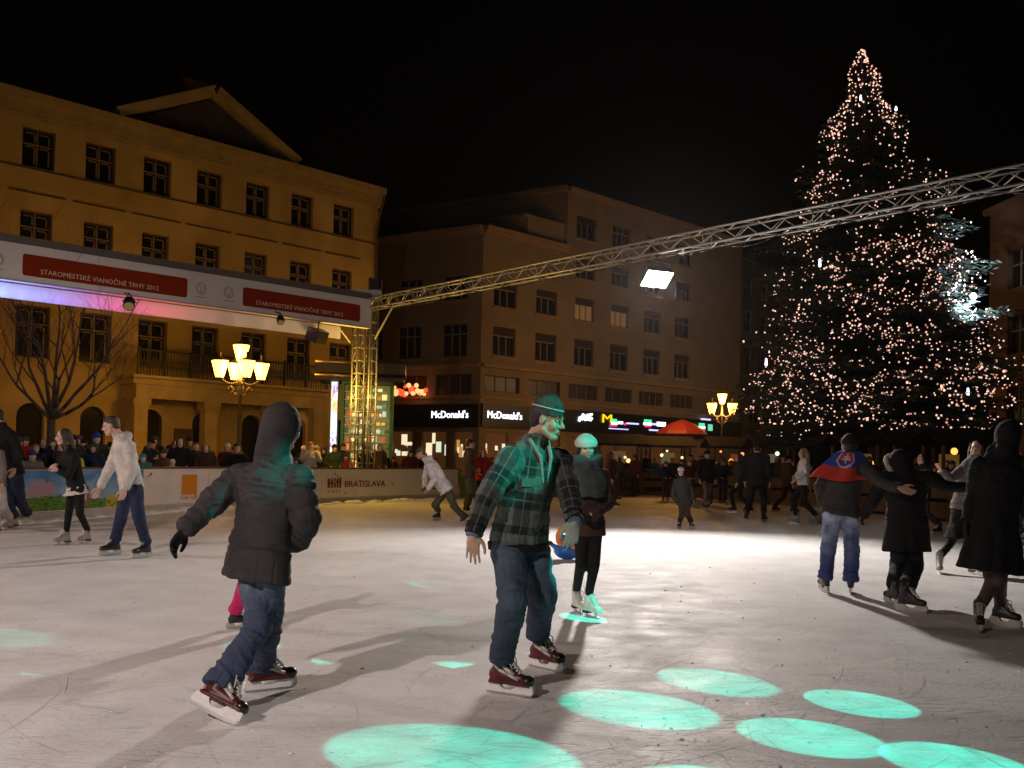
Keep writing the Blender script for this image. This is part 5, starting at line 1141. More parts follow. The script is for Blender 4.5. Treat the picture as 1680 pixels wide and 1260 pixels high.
# 2 hooded man from behind
Y = 5.15
J = PXJ(Y, dict(head=(466, 702, .02), neck=(448, 757, .02), pel=(424, 915, 0), shL=(393, 783, .10), shR=(491, 786, -.06), elL=(345, 828, .02), wrL=(304, 868, -.05), elR=(504, 862, -.10), wrR=(486, 893, .12),
   hipL=(415, 925, .05), hipR=(447, 930, -.05), knL=(424, 1030, -.08), knR=(438, 1042, .10), footR=((405, 1138), (478, 1130))))
a, b = at(310, 1152, 4.83), at(383, 1192, 4.74); a.z = max(a.z, .10); b.z = max(.0, .0)
f = (V((b.x, b.y, .012))-V((a.x, a.y, a.z-.0))).normalized(); upk = (J['knL']-V((b.x, b.y, .1))).normalized()+V((.1, 0, .15)); upk = (upk-f*upk.dot(f)).normalized()
J['baseL'] = V((b.x, b.y, .006))-f*.185; J['toeL'] = f; J['ankL'] = J['baseL']+upk*.20-f*.02
J['ankR'] = J['baseR']+V((-.02, 0, .18))
check('hood', J)
hm = person(J, dict(det=3, seed=8.2, look=V((.55, .82, -.12)), hair=None, jacket=dict(name='parka', m=M_parka, w=1.17, hem=.12, flare=.008, hood='up', puff=True, sl=1.0, amp=.011, fv=20, grooves=[(.10, .012), (.78, .006), (-.13, .005)]), trousers=dict(m=M_jean1, amp=.015, r=(.094, .076, .080, .094), short=-.065),
   gloveL=M_blackg, gloveR=M_blackg, handL=V((-.55, -.1, -.8)), palmL=V((.5, -.3, -.4)), curlL=30, skate='hockey', supL=upk), 'hooded man in charcoal parka seen from behind pushing off on his left skate')

for k in 'LR':
    d_ = (J['wr'+k]-J['el'+k]).normalized(); mb = MB(); mb.tube(J['wr'+k]-d_*.05, J['wr'+k]+d_*.012, .062, .054, 20); remesh(mb, 'cuff', .006, M_dgrey, hm, 2, fold_post([(J['el'+k], J['wr'+k], .055)], .004, 2, 60))
# 3 girl with pale green lit hat
Y = 8.1
J = PXJ(Y, dict(head=(962, 735, 0), neck=(963, 765, .03), pel=(965, 862, .03), shR=(937, 780, 0), shL=(990, 780, .04), elR=(928, 828, .02), wrR=(952, 846, -.18), elL=(999, 828, .05), wrL=(980, 843, -.17), hipR=(955, 868, 0), hipL=(976, 868, .02), knR=(953, 925, -.04), knL=(975, 925, -.02),
   footR=((938, 1000), (961, 1012)), footL=((953, 1008), (994, 1020))))
check('girl', J)
gl = person(J, dict(det=2, s=.93, seed=5, look=V((.12, -1, -.12)), hair='long', hairm=M_hairb, skin=M_skin2, hat=dict(m=M_lhat, k=1.20, z=.012), jacket=dict(m=M_brownd, w=.98, hem=.10, flare=.01, amp=.012), trousers=dict(name='leggings', m=M_black, r=(.078, .056, .046, .042), amp=.003), gloveR=M_blackg, gloveL=M_brownd, skate='figure', curlR=50, curlL=50),
   'girl in cream knitted hat and huge dark scarf standing on white skates')
mb = MB(); nk = J['neck']
for k in range(9): a = k*.78; mb.ell(nk+V((.085*math.cos(a), -.015+.088*math.sin(a), .038+.015*math.sin(a*2.3))), (.062, .062, .062), None, 10)
mb.loft([(nk+V((0, -.02, -.02)), V((.15, 0, 0)), V((0, .13, 0))), (nk+V((0, -.04, -.14)), V((.185, 0, 0)), V((0, .155, 0))), (nk+V((0, -.05, -.27)), V((.17, 0, 0)), V((0, .14, 0)))], 22)
remesh(mb, 'scarf', .011, M_dgreen, gl, 4, fold_post([(nk+V((0, 0, -.3)), nk+V((0, 0, .1)), .14)], .014, 3, 22))

# 4 boy in white jacket leaning into a sprint
Y = 20.2
J = PXJ(Y, dict(head=(690, 744), neck=(702, 755), pel=(732, 804), shR=(702, 766, .18), shL=(706, 764, -.18), elR=(697, 785, .25), wrR=(697, 800, .1), elL=(712, 786, -.3), wrL=(702, 803, -.25), hipR=(728, 808, .09), hipL=(736, 807, -.09), knR=(714, 828, .05), knL=(744, 829, -.08), footR=((727, 853), (702, 855)), ankL=(760, 847, .1)))
J['baseL'] = at(768, 855, 20.3); J['toeL'] = V((-.75, 0, -.65)); check('boy', J)
person(J, dict(det=2, s=.98, seed=6, look=V((-.95, -.25, -.25)), hair='short', hat=dict(m=M_olive, peak=True), jacket=dict(m=M_wjk, w=1.32, hem=.05, hood='down', amp=.016), trousers=dict(m=M_olive, r=(.098, .085, .075, .07)), gloveR=M_red if False else C_('glove_red', (.2, .02, .02)), skate='black', supL=V((-.6, 0, .8))), 'boy in puffy white jacket bent low and sprinting past the boards')
# 5 small child
Y = 19.4
J = PXJ(Y, dict(head=(1117, 774), neck=(1118, 785), pel=(1122, 822), shR=(1109, 790), shL=(1129, 790), elR=(1105, 806), wrR=(1103, 818, -.05), elL=(1135, 806), wrL=(1138, 820, -.05), hipR=(1118, 824), hipL=(1127, 824), knR=(1119, 844), knL=(1128, 844), footR=((1119, 866), (1108, 868)), footL=((1129, 866), (1141, 868))))
J['ankR'] = J['baseR']+V((0, 0, .16)); J['ankL'] = J['baseL']+V((0, 0, .16))
person(J, dict(det=2, s=.74, bulk=1.05, seed=7, look=V((-.1, -1, 0)), skin=M_skin2, hair='short', hat=dict(m=C_('hat_white_grey', (.42, .42, .44)), stripe=M_laces, k=1.08), jacket=dict(m=M_greyk, w=1.25, hem=.10, amp=.01), trousers=dict(m=M_brn, r=(.1, .085, .08, .08)), gloveR=M_grey, gloveL=M_grey, skate='black'), 'small child in grey jacket and white cap standing alone on the ice')
# 6 woman in black with long hair
Y = 13.3
J = PXJ(Y, dict(head=(104, 717, -.05), neck=(114, 740), pel=(126, 800), shR=(106, 752, .16), shL=(122, 752, -.16), elR=(100, 774, .1), wrR=(93, 765, -.12), elL=(114, 782, -.25), wrL=(96, 772, -.25), hipR=(119, 806, .08), hipL=(130, 806, -.08), knR=(113, 840, 0), knL=(131, 842, -.1), footR=((118, 893), (85, 896)), footL=((151, 890), (124, 894))))
check('blackw', J)
bw = person(J, dict(det=2, seed=9, s=.98, look=V((-.86, -.48, -.12)), skin=M_skin2, hair='long', hairm=M_hair, jacket=dict(m=M_black, w=1.02, hem=.05, flare=.02, amp=.01), skirt=dict(name='tunic', m=M_hoodie, len=.10, flare=.03), trousers=dict(name='leggings', m=M_black, r=(.078, .058, .048, .044), amp=.004), skate='rental', curlL=45, curlR=45), 'young woman with long brown hair in black jacket and leggings skating left')
# 7 man in cream hoodie
Y = 12.0
J = PXJ(Y, dict(head=(182, 699, -.05), neck=(199, 719), pel=(216, 797), shR=(195, 731, .20), shL=(212, 733, -.16), elR=(180, 768, .22), wrR=(164, 799, .20), elL=(216, 772, -.30), wrL=(205, 803, -.38), hipR=(209, 802, .09), hipL=(222, 802, -.09), knR=(199, 848, 0), knL=(228, 850, -.15), footR=((199, 910), (162, 913)), footL=((250, 914), (214, 918))))
check('white', J)
person(J, dict(det=2, seed=11, s=1.04, look=V((-.93, -.2, -.30)), hup=V((-.25, 0, 1)), hair='short', hairm=M_hair, skin=M_skin2, jacket=dict(name='hoodie', m=M_hoodie, w=1.16, hem=.05, hood='down', amp=.013), trousers=dict(m=M_jean4, r=(.095, .075, .068, .070), short=-.02), skate='black', curlL=40, curlR=30), 'tall man in cream hoodie and dark jeans bending forward beside the woman in black')
# 8 man at the left edge
Y = 15.8
J = PXJ(Y, dict(head=(-6, 684), neck=(2, 702), pel=(20, 775), shR=(-12, 716, .1), shL=(18, 714, -.1), elR=(-22, 745, .05), wrR=(-24, 772, -.05), elL=(32, 745, -.1), wrL=(24, 768, -.25), hipR=(12, 782, .05), hipL=(27, 782, -.05), knR=(12, 824, 0), knL=(33, 822, .15), footR=((32, 866), (3, 869)), footL=((52, 858), (26, 861))))
check('edge', J)
person(J, dict(det=2, seed=12, s=1.12, look=V((-.9, -.3, -.15)), hair='short', hairm=M_hairb, jacket=dict(m=M_black, w=1.2, hem=.06, amp=.012), trousers=dict(m=M_jean4, r=(.1, .082, .075, .078)), skate='rental'), 'man in black jacket and dark jeans cut by the left edge of the rink')
J = PXJ(15.0, dict(head=(-14, 720), neck=(-13, 735), pel=(-6, 795), shR=(-26, 745, .1), shL=(0, 745, -.1), elR=(-30, 770), wrR=(-26, 795, -.1), elL=(6, 770, -.1), wrL=(4, 793, -.2), hipR=(-11, 800), hipL=(0, 800), knR=(-8, 838), knL=(5, 832, .1), footR=((2, 874), (-24, 876)), footL=((22, 868), (0, 871))))
person(J, dict(det=1, seed=13, s=.98, look=V((-.9, -.2, 0)), hair='short', jacket=dict(m=M_grey, w=1.1), trousers=dict(m=C_('trousers_pale', (.45, .42, .42)), r=(.09, .075, .066, .066)), skate='rental'), 'skater in pale grey trousers at the far left edge of the rink')
# 9 child in pink behind the hooded man
Y = 7.35
J = PXJ(Y, dict(head=(436, 850), neck=(436, 875), pel=(418, 950), shR=(421, 890, .08), shL=(448, 890, -.08), elR=(416, 915, .05), wrR=(421, 935, -.1), elL=(466, 900, -.1), wrL=(482, 890, -.1), hipR=(404, 958), hipL=(430, 958), knR=(392, 990, 0), knL=(440, 990, 0), footR=((376, 1032), (404, 1030)), footL=((428, 1030), (456, 1032))))
J['ankR'] = J['baseR']+V((-.01, 0, .14)); J['ankL'] = J['baseL']+V((0, 0, .14))
person(J, dict(det=2, s=.66, seed=14, look=V((1, .2, 0)), hair='short', hairm=M_hair, skin=M_skin2, hat=dict(m=M_pink), jacket=dict(m=M_pink, w=1.3, hem=.06), trousers=dict(m=M_pink, r=(.105, .09, .085, .09)), gloveR=M_pink, gloveL=M_pink, skate='black'), 'child in bright pink snowsuit half hidden behind the hooded man')
# 10 man with flag, 11 person in long black coat
Y = 10.2
J = PXJ(Y, dict(head=(1393, 733, .03), neck=(1392, 752), pel=(1378, 838), shL=(1362, 768, .06), shR=(1420, 768, -.10), elL=(1345, 800, .1), wrL=(1350, 828, .2), elR=(1447, 792, -.52), wrR=(1476, 801, -.86), hipL=(1365, 846), hipR=(1392, 846), knL=(1360, 900, .05), knR=(1398, 902, .03), footL=((1352, 978), (1356, 960)), footR=((1398, 981), (1391, 963))))
J['toeL'] = V((.02, 1, 0)); J['toeR'] = V((.35, .93, 0)); check('flagman', J)
fm = person(J, dict(det=2, seed=15, s=1.02, look=V((.15, 1, .0)), hair='short', hairm=M_hairb, hat=dict(m=M_blackg), jacket=dict(m=M_dgrey, w=1.18, hem=.05, amp=.010), trousers=dict(m=M_jean3, k=1.0, r=(.102, .082, .076, .084), amp=.014, cuff=True, short=-.06), skate='black', handR=V((1, -.2, -.35)), palmR=V((0, 1, 0)), thumbR=V((.1, -.2, 1)), curlR=22), 'man in bleached blue jeans with a red and blue flag over his shoulders')
# the flag as a draped cape in vertex colours
nk = J['neck']; nu, nv = 44, 26
def flagp(u, v):
    a = (u-.5)*2; wdt = .10+.235*v**.62; x = a*wdt; y = -.085-.075*math.cos(a*1.4)*(.3+v)-.018*math.sin(a*9+v*3)*v+.055*abs(a)**2; z = .075-.33*v*(1-.10*abs(a))+.012*math.sin(a*6)*v
    return nk+V((x*(1.0 if a > 0 else 1.0+.25*v)-.035*v, y, z))
def flagc(u, v):
    n = noise.noise(V((u*6, v*6, 1)))*.04; c = V((.50, .035, .02)) if v > .53+n+.03*math.sin(u*5) else V((.025, .05, .30))
    x, y = (u-.36)/.20, (v-.30)/.26
    if abs(x) < 1 and y > -1 and y < 1-.9*x*x:
        c = V((.60, .58, .60))
        if abs(x) < .86 and y > -.88 and y < .82-.95*x*x:
            c = V((.46, .04, .03))
            if y > .15 and y < .75-x*x: c = V((.03, .05, .30))
            if abs(x) < .09 and y < .35: c = V((.6, .58, .6))
            if abs(x) < .38 and (abs(y+.42) < .08): c = V((.6, .58, .6))
            if abs(x) < .50 and (abs(y+.08) < .08): c = V((.6, .58, .6))
    if u > .8 and v < .53: c = V((.03, .06, .34))
    return c
fl_ = poster('flag', flagp, nu, nv, flagc, vcol_mat('flag_cloth', .85), fm); so = fl_.modifiers.new('s', 'SOLIDIFY'); so.thickness = .006
fl_.data.polygons.foreach_set('use_smooth', [True]*len(fl_.data.polygons))
Y = 9.72
J = PXJ(Y, dict(head=(1474, 760, .20), neck=(1484, 778, .04), pel=(1487, 858), shL=(1452, 785, .05), shR=(1518, 782, 0), elL=(1432, 820, .12), wrL=(1418, 845, .35), elR=(1548, 798, .15), wrR=(1590, 800, .35), hipL=(1476, 868), hipR=(1500, 868), knL=(1474, 930), knR=(1500, 930), footL=((1462, 998), (1476, 985)), footR=((1480, 1000), (1502, 1008))))
J['toeL'] = V((-.1, 1, 0)); J['toeR'] = V((.6, -.6, 0)); check('coat', J)
pc = person(J, dict(det=2, seed=16, s=1.0, look=V((-.25, .9, -.75)), hair='short', hairm=M_hairb, gloveL=M_blackg, gloveR=M_blackg, jacket=dict(name='coat', m=M_black, w=1.30, hem=.30, flare=.02, sl=.95, amp=.012, hood='up'), trousers=dict(m=C_('trousers_black_blue', (.018, .018, .026)), r=(.10, .09, .082, .08)), skate='black', curlR=30), 'stout person in long black coat being hugged by the man with the flag')
mb = MB(); hb = basis(V((-.25, .9, -.75)), (J['head']-J['neck']).normalized()*.6+V((0, 0, 1))*.4); hc = J['head']
for k in range(15): a = -.5+k*.29; b = a+.29; q = lambda a: hc+hb[0]*(.112*math.cos(a))+hb[2]*(.01+.135*math.sin(a))+hb[1]*.045; mb.cap(q(a), q(b), .026, .026, 8)
remesh(mb, 'fur_trim', .010, M_cream, pc, 2, fold_post([(hc-V((.1, 0, 0)), hc+V((.1, 0, 0)), .04)], .010, 3, 60))
# 12 woman in black coat and tights at the right edge
Y = 7.95
J = PXJ(Y, dict(head=(1652, 716, .06), neck=(1645, 745, .02), pel=(1630, 868), shL=(1608, 765, .06), shR=(1680, 765, -.04), elL=(1598, 815, .10), wrL=(1588, 855, .05), elR=(1705, 820, -.05), wrR=(1690, 862, .15), hipL=(1616, 885), hipR=(1644, 885), knL=(1628, 955, .04), knR=(1640, 955, -.02), footL=((1622, 1012), (1594, 1044)), footR=((1636, 1018), (1652, 1038))))
J['toeL'] = V((-.30, -.7, 0)).normalized(); J['toeR'] = V((.35, -.8, 0)).normalized(); J['baseL'] = G(1606, 1034); J['baseR'] = G(1643, 1026)
J['ankL'] = J['baseL']+V((.03, .04, .20)); J['ankR'] = J['baseR']+V((0, .03, .20)); check('blackr', J)
person(J, dict(det=2, seed=17, s=1.02, look=V((.25, .95, -.1)), hair=None, gloveL=M_blackg, gloveR=M_blackg, jacket=dict(name='coat', m=M_black, w=1.2, hood='up', hem=.36, flare=.06, amp=.014, sl=1.1), trousers=dict(name='tights', m=M_tight, r=(.082, .060, .056, .044), amp=.002), skate='black'), 'woman in wide black coat and dark tights on black skates at right edge')
# 13 skater with skirt, legs wide, behind
Y = 12.5
J = PXJ(Y, dict(head=(1602, 738), neck=(1598, 755), pel=(1580, 838), shL=(1580, 770, .05), shR=(1612, 768, -.05), elL=(1560, 785, -.1), wrL=(1545, 772, -.3), elR=(1625, 795), wrR=(1630, 825), hipL=(1572, 845), hipR=(1590, 845), knL=(1560, 890, 0), knR=(1598, 890, 0), footL=((1546, 940), (1534, 941)), footR=((1598, 944), (1600, 942))))
J['toeL'] = V((-.35, -.9, 0)); J['toeR'] = V((.1, -1, 0)); J['baseL'] = G(1541, 940); J['baseR'] = G(1598, 943); J['ankL'] = J['baseL']+V((0, .02, .2)); J['ankR'] = J['baseR']+V((0, .02, .2)); check('r2', J)
person(J, dict(det=2, seed=18, s=1.02, look=V((-.6, -.7, 0)), hair='long', hairm=M_hairb, jacket=dict(m=M_grey, w=1.02, hem=.0, amp=.01), skirt=dict(m=M_black, len=.36, flare=.06), trousers=dict(name='leggings', m=M_black, r=(.08, .058, .048, .044)), skate='rental'), 'woman in grey jacket and black skirt with her legs set wide apart')

# kid's skating aid: a blue plastic seal shaped block with orange rings
q = G(926, 918); e = empty('skating_aid', q, 'blue and orange plastic skating aid standing on the ice behind the girl', 'skating aid')
M_pb = mat('plastic_blue', (.02, .14, .48), .3); M_po = mat('plastic_orange', (.80, .20, .02), .3); M_pt = mat('plastic_teal', (.02, .25, .3), .3)
mb = MB(); mb.ell(q+V((.04, 0, .13)), (.20, .15, .13), None, 16); mb.ell(q+V((.16, .02, .22)), (.10, .10, .16), None, 14); mb.cap(q+V((-.10, 0, .16)), q+V((-.20, -.02, .22)), .045, .03, 10); remesh(mb, 'base', .012, M_pb, e, 3)
mb = MB()
for k in range(16): a = k*math.pi/8; mb.cap(q+V((-.02+.075*math.cos(a), -.06, .32+.115*math.sin(a))), q+V((-.02+.075*math.cos(a+.39), -.06, .32+.115*math.sin(a+.39))), .045, .045, 8)
remesh(mb, 'ring', .010, M_po, e, 2)
mb = MB(); mb.ell(q+V((-.02, -.06, .31)), (.04, .04, .05), None, 10); mb.build('hub', M_pt, e, True)
mb = MB(); mb.cap(q+V((.10, -.13, .19)), q+V((.20, -.12, .18)), .028, .024, 10); mb.build('orange_strap', M_po, e, True)
mb = MB(); mb.ell(q+V((-.205, -.02, .23)), (.035, .035, .035), None, 10); mb.build('handle', M_blkp, e, True)
# ------------------------------------------------------------------ the crowd
def std(h=1.0, arms='down', legs='stand'):
    J = dict(head=(0, -.02, 1.60), neck=(0, .01, 1.46), pel=(0, .0, .95), shR=(-.175, 0, 1.41), shL=(.175, 0, 1.41), hipR=(-.09, 0, .89), hipL=(.09, 0, .89), knR=(-.10, -.03, .50), knL=(.11, -.02, .50), ankR=(-.10, .02, .12), ankL=(.12, .03, .12), baseR=(-.10, .01, 0), baseL=(.12, .02, 0), toeR=(-.15, -1, 0), toeL=(.25, -1, 0),
      elR=(-.24, .02, 1.13), elL=(.24, .03, 1.13), wrR=(-.25, -.06, .89), wrL=(.25, -.05, .89))
    if arms == 'pocket': J.update(elR=(-.27, .06, 1.15), elL=(.27, .06, 1.15), wrR=(-.15, -.14, 1.02), wrL=(.15, -.14, 1.02))
    if arms == 'lean': J.update(elR=(-.24, -.20, 1.16), elL=(.24, -.20, 1.16), wrR=(-.12, -.38, 1.10), wrL=(.14, -.40, 1.08), head=(0, -.20, 1.53), neck=(0, -.15, 1.40), shR=(-.175, -.13, 1.35), shL=(.175, -.13, 1.35), pel=(0, .06, .95))
    if arms == 'phone': J.update(elR=(-.24, -.12, 1.20), elL=(.24, -.12, 1.20), wrR=(-.09, -.26, 1.42), wrL=(.09, -.26, 1.42))
    if arms == 'out': J.update(elR=(-.34, -.06, 1.20), elL=(.34, .02, 1.18), wrR=(-.52, -.16, 1.10), wrL=(.44, -.16, 1.03))
    if legs == 'stride': J.update(knR=(-.11, -.22, .54), ankR=(-.12, -.14, .20), baseR=(-.12, -.15, 0), knL=(.11, .02, .50), ankL=(.13, .30, .22), baseL=(.13, .30, .02), toeR=(-.1, -1, 0), toeL=(.3, -1, 0))
    return {k: V(v)*h if not k.startswith('toe') else V(v) for k, v in J.items()}
PR_ = {}
FAR = V((0, -60, -30))
for key, arms, legs, sk in (('down', 'down', 'stand', None), ('pocket', 'pocket', 'stand', None), ('lean', 'lean', 'stand', None), ('phone', 'phone', 'stand', None), ('skater', 'down', 'stride', 'black'), ('skout', 'out', 'stride', 'rental')):
    J = {k: (v+FAR if not k.startswith('toe') else v) for k, v in std(1, arms, legs).items()}
    st = dict(det=1, look=V((0, -1, -.1)), hair='short', hat=dict(m=M_black), jacket=dict(m=M_black, w=1.16, hem=.16 if key != 'skout' else .06, amp=.012, fv=18), trousers=dict(m=M_black), seed=rng.random()*9)
    if sk: st['skate'] = sk
    else: st['shoe'] = M_blkp
    e = person(J, st, 'x', None, FAR.copy()); parts = {'hat': [c for c in e.children if c.name.startswith('hat')][0], 'short': [c for c in e.children if c.name.startswith('hair')][0]}
    mb = MB(); hc = J['head']; s = 1
    mb.ell(hc+V((0, .026, .046)), (.081, .09, .084)); mb.ell(hc+V((0, .06, -.01)), (.08, .06, .07)); mb.cap(hc+V((0, .07, 0)), hc+V((0, .10, -.22)), .08, .06, 10)
    for sg in (-1, 1): mb.cap(hc+V((sg*.07, -.02, .06)), hc+V((sg*.10, .02, -.22)), .028, .03, 8)
    lh = remesh(mb, 'hair', .015, M_hairb, e, 2); parts['long'] = lh; PR_[key] = (e, parts)
ncol = {}
def clone(key, loc, face, h, jm, tm, hat, hair, hm, label, group, skin=None, long_coat=False):
    e, parts = PR_[key]; c = e.copy(); COL.objects.link(c); c.location = loc; c.rotation_euler = (0, 0, face); k = h/1.74; c.scale = (k*rng.uniform(.97, 1.08), k*rng.uniform(.97, 1.1), k)
    c['label'] = label; c['category'] = 'person'; c['group'] = group
    for ch in e.children:
        if ch is parts['hat'] and not hat: continue
        if ch is parts['short'] and hair != 'short': continue
        if ch is parts['long'] and hair != 'long': continue
        d = ch.copy(); COL.objects.link(d); d.parent = c
        b = ch.name.split('.')[0]; m_ = {'jacket': jm, 'trousers': tm, 'hat': hat, 'hair': hm, 'body': skin}.get(b)
        if m_ and d.material_slots: d.material_slots[0].link = 'OBJECT'; d.material_slots[0].material = m_
        for g2 in ch.children: f = g2.copy(); COL.objects.link(f); f.parent = d
    return c
PALJ = [('black', M_black), ('charcoal', M_dgrey), ('dark brown', M_brownd), ('navy', C_('coat_navy', (.02, .025, .055))), ('dark green', C_('coat_green', (.03, .045, .03))), ('maroon', C_('coat_maroon', (.10, .018, .02))), ('grey', M_grey), ('brown', C_('coat_brown', (.11, .06, .03))),
        ('red', C_('coat_red', (.36, .02, .02))), ('beige', C_('coat_beige', (.34, .26, .17))), ('teal', C_('coat_teal', (.03, .17, .18))), ('purple', C_('coat_purple', (.12, .03, .14))), ('white', M_wjk), ('olive', M_olive)]
PALH = [(None, None), ('black', M_blackg), ('grey', M_wool), ('cream', M_lhat), ('red', C_('hat_red', (.35, .02, .02))), ('blue', C_('hat_blue', (.02, .06, .4))), ('white', M_wjk), ('orange', C_('hat_orange', (.45, .14, .02))), ('purple', PALJ[11][1])]
HAIRS = [M_hairb, M_hair, M_hairl]
used = set()
def rnd_person(loc, face, zone, group, keys=('down', 'pocket', 'pocket'), dark=.8, hh=(1.25, 1.84)):
    for _ in range(60):
        jn, jm = rng.choice(PALJ[:6] if rng.random() < dark else PALJ[5:]); hn, hm_ = rng.choice(PALH[:3] if rng.random() < .6 else PALH); hl = rng.choice(['short', 'short', 'long'])
        hx = hn or ({'short': 'short', 'long': 'long'}[hl]); k = (jn, hx, hl if hn else '', zone)
        if k not in used: used.add(k); break
    hair_i = rng.randrange(3)
    lab = 'spectator in %s coat %s %s' % (jn, ('and %s hat%s' % (hn, ' over long hair' if hl == 'long' else '')) if hn else ('with %s hair' % hl), zone)
    clone(rng.choice(keys), loc, face, rng.uniform(*hh), jm, rng.choice([M_black, M_jean4, M_dgrey, M_brn]), hm_, hl, HAIRS[hair_i], lab, group, rng.choice([M_skin, M_skin2]))
def dirang(v): return math.atan2(v.x, -v.y)   # prototypes face -y
def facing(loc, tgt): d = V(tgt)-V(loc); return math.atan2(d.x, -d.y)
GL = 'spectators crowded round the rink'
taken = []
def free(p, r=.42):
    if any((p-q).length < r for q in taken): return False
    taken.append(p); return True
def behind(px, off, z=0):
    p, d = PL.at(dropt(PL, px)); return p-V((d.y, -d.x, 0))*off
# people one can pick out
def spec(key, p, tgt, h, jm, tm, hat, hair, hm, label, skin=M_skin2): taken.append(V(p)); return clone(key, p, facing(p, tgt), h, jm, tm, hat, hair, hm, label, GL, skin)
spec('lean', behind(80, .42), (-5, 12, 0), 1.42, C_('camo', (.22, .21, .19)), M_black, PALH[5][1], 'short', M_hair, 'child in blue hat and pale camouflage jacket leaning on the boards at left')
spec('lean', behind(148, .45), (-5, 12, 0), 1.50, C_('jacket_lime', (.40, .45, .03)), C_('ski_blue', (.02, .12, .3)), None, 'short', M_hairb, 'boy in lime yellow jacket leaning on the boards behind the landscape advert')
spec('lean', behind(254, .34), (-4, 14, 0), 1.40, PALJ[10][1], M_pink, C_('hat_teal', (.03, .26, .28)), 'short', M_hair, 'child in teal hat and teal jacket leaning over the boards beside the cream hoodie')
spec('pocket', behind(286, .6), (-8, 40, 0), 1.40, M_brownd, M_black, M_blackg, 'short', M_hairb, 'child in black hat and dark coat with back to the rink behind the orange square')
spec('pocket', behind(309, .5), (-4, 14, 0), 1.22, M_cream, M_black, M_lhat, 'short', M_hair, 'small child in cream hat peeping over the boards right of the orange square')
spec('pocket', behind(360, 1.3), (-4, 14, 0), 1.76, M_black, M_black, None, 'long', M_hairb, 'tall woman with long dark hair standing behind the boards left of the hooded man')
spec('pocket', behind(388, 1.0), (-4, 14, 0), 1.62, M_brownd, M_black, None, 'long', M_hair, 'woman with brown hair and brown coat just left of the hooded man')
spec('phone', behind(540, .7), (-1, 14, 0), 1.78, M_cream, M_black, None, 'short', M_hairl, 'person in cream coat holding up a camera beside the glowing light box')
spec('phone', behind(634, .8), (-1, 14, 0), 1.72, M_black, M_black, M_wool, 'short', M_hairb, 'man in black with grey cap and raised hands right of the kiosk')
p = at(770, 752, 24.5); p.z = 0; spec('pocket', p, (20, 30, 0), 1.92, PALJ[7][1], M_olive, None, 'short', M_hair, 'tall man in long brown coat standing at the green gate panel')
p = at(792, 752, 26); p.z = 0; spec('pocket', p, (4, 10, 0), 1.68, PALJ[8][1], M_black, None, 'long', M_hairb, 'woman in red jacket with dark hair beside the tall man in brown')
p = at(1002, 752, 30); p.z = 0; spec('pocket', p, (12, 20, 0), 1.74, C_('coat_rust', (.30, .10, .045)), M_black, None, 'long', M_hairl, 'woman in rust coat standing just right of the girl in the cream hat')
# skaters far across the ice
GS = 'skaters far across the ice'
def far_sk(key, px, foot, tgt, h, jm, tm, hat, hair, hm, label):
    p = G(px, foot); p.z = 0; taken.append(p); q = ray(px, foot); return clone(key, p, facing(p, p+V(tgt)), h, jm, tm, hat, hair, hm, label, GS, M_skin2)
far_sk('skater', 1240, 857, (.5, 1, 0), 1.95, M_black, M_black, M_blackg, 'short', M_hairb, 'broad man all in black skating away right of the small child')
far_sk('skater', 1212, 842, (-.8, .2, 0), 1.72, M_dgrey, M_black, None, 'long', M_hair, 'woman in charcoal jacket close behind the broad man in black')
far_sk('skater', 1158, 836, (.3, -1, 0), 1.80, M_black, M_grey, M_black, 'short', M_hairb, 'man in black jacket and pale grey trousers behind the small child')
far_sk('skout', 1317, 861, (-1, .3, 0), 1.84, M_wjk, M_black, None, 'long', M_hairl, 'woman with fair hair and white jacket with arms out by the dark barrier')
far_sk('skater', 1290, 842, (1, .1, 0), 1.70, M_brownd, M_black, M_blackg, 'short', M_hairb, 'skater in dark brown jacket left of the woman in white')
far_sk('skater', 1668, 905, (-.3, -1, 0), 1.78, PALJ[3][1], M_black, None, 'short', M_hair, 'skater in navy coat half cut by the right edge')
far_sk('skater', 1512, 878, (-1, -.1, 0), 1.74, M_black, M_dgrey, None, 'long', M_hairb, 'dark skater seen between the long black coat and the grey jacket')
far_sk('skater', 1000, 832, (1, -.2, 0), 1.70, PALJ[5][1], M_brn, None, 'long', M_hair, 'skater in maroon coat just right of the girl with the scarf')
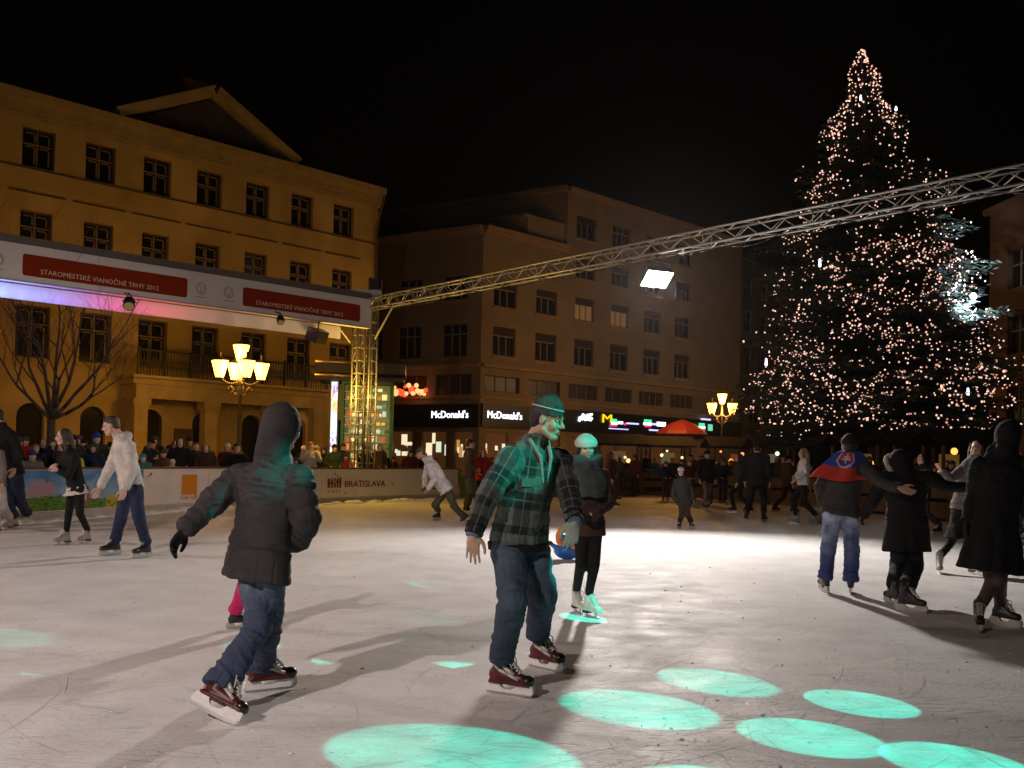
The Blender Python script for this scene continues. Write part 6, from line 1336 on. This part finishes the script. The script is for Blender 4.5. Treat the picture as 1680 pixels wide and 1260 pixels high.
# the rest of the crowd
def fill(n, fn, zone, tgt, **kw):
    k = 0; t = 0
    while k < n and t < n*30:
        t += 1; p = fn()
        if p is None or not free(p): continue
        rnd_person(p, facing(p, tgt)+rng.uniform(-.9, .9), zone, GL, **kw); k += 1
fill(18, lambda: behind(rng.uniform(30, 235), rng.uniform(.5, 4)), 'behind the landscape advert', (-4, 12, 0))
fill(34, lambda: behind(rng.uniform(235, 550), rng.uniform(.4, 4.5)), 'left of the kiosk', (-2, 14, 0))
def colp(px, Y): p = at(px, 752, Y); p.z = 0; return p
fill(20, lambda: behind(rng.uniform(622, 752), rng.uniform(.4, 6)), 'behind the right hand boards', (0, 14, 0))
fill(16, lambda: colp(rng.uniform(800, 985), rng.uniform(37.2, 42)), 'behind the man in plaid', (2, 14, 0))
fill(34, lambda: colp(rng.uniform(975, 1255), rng.uniform(37.0, 43) if rng.random() < .75 else rng.uniform(31, 36)), 'left of the Christmas tree', (2, 14, 0), dark=.85)
def right_side():
    i = rng.randrange(1, 6); a, b = PR[i], PR[i+1]; d = (b-a).normalized(); q = a.lerp(b, rng.random())+V((-d.y, d.x, 0))*rng.uniform(.4, 3.5); return q
fill(52, right_side, 'under the Christmas tree', (4, 12, 0), dark=.9)
for key, (e, parts) in PR_.items():
    for ch in list(e.children_recursive): bpy.data.objects.remove(ch)
    bpy.data.objects.remove(e)
hz = bpy.data.materials.new('glow_haze'); hz.use_nodes = True; nt = hz.node_tree; nt.nodes.clear(); o_ = nt.nodes.new('ShaderNodeOutputMaterial'); vv = nt.nodes.new('ShaderNodeVolumePrincipled')
vv.inputs['Color'].default_value = (.9, .9, .92, 1); vv.inputs['Density'].default_value = .00009; vv.inputs['Anisotropy'].default_value = .8; nt.links.new(vv.outputs[0], o_.inputs['Volume'])  # volume added to give the lamps a halo
mb = MB(); mb.boxf((-60, -20, -1.2), (130, 0, 0), (0, 160, 0), (0, 0, 20.2)); mb.build('haze', hz, kind='stuff', label='thin cold night haze over the square, added for the glow round the lamps', cat='haze')
print('LONG', [o['label'] for o in bpy.data.objects if o.get('label') and len(o['label'].split()) > 16])
print('OBJECT COUNT', len(bpy.data.objects))
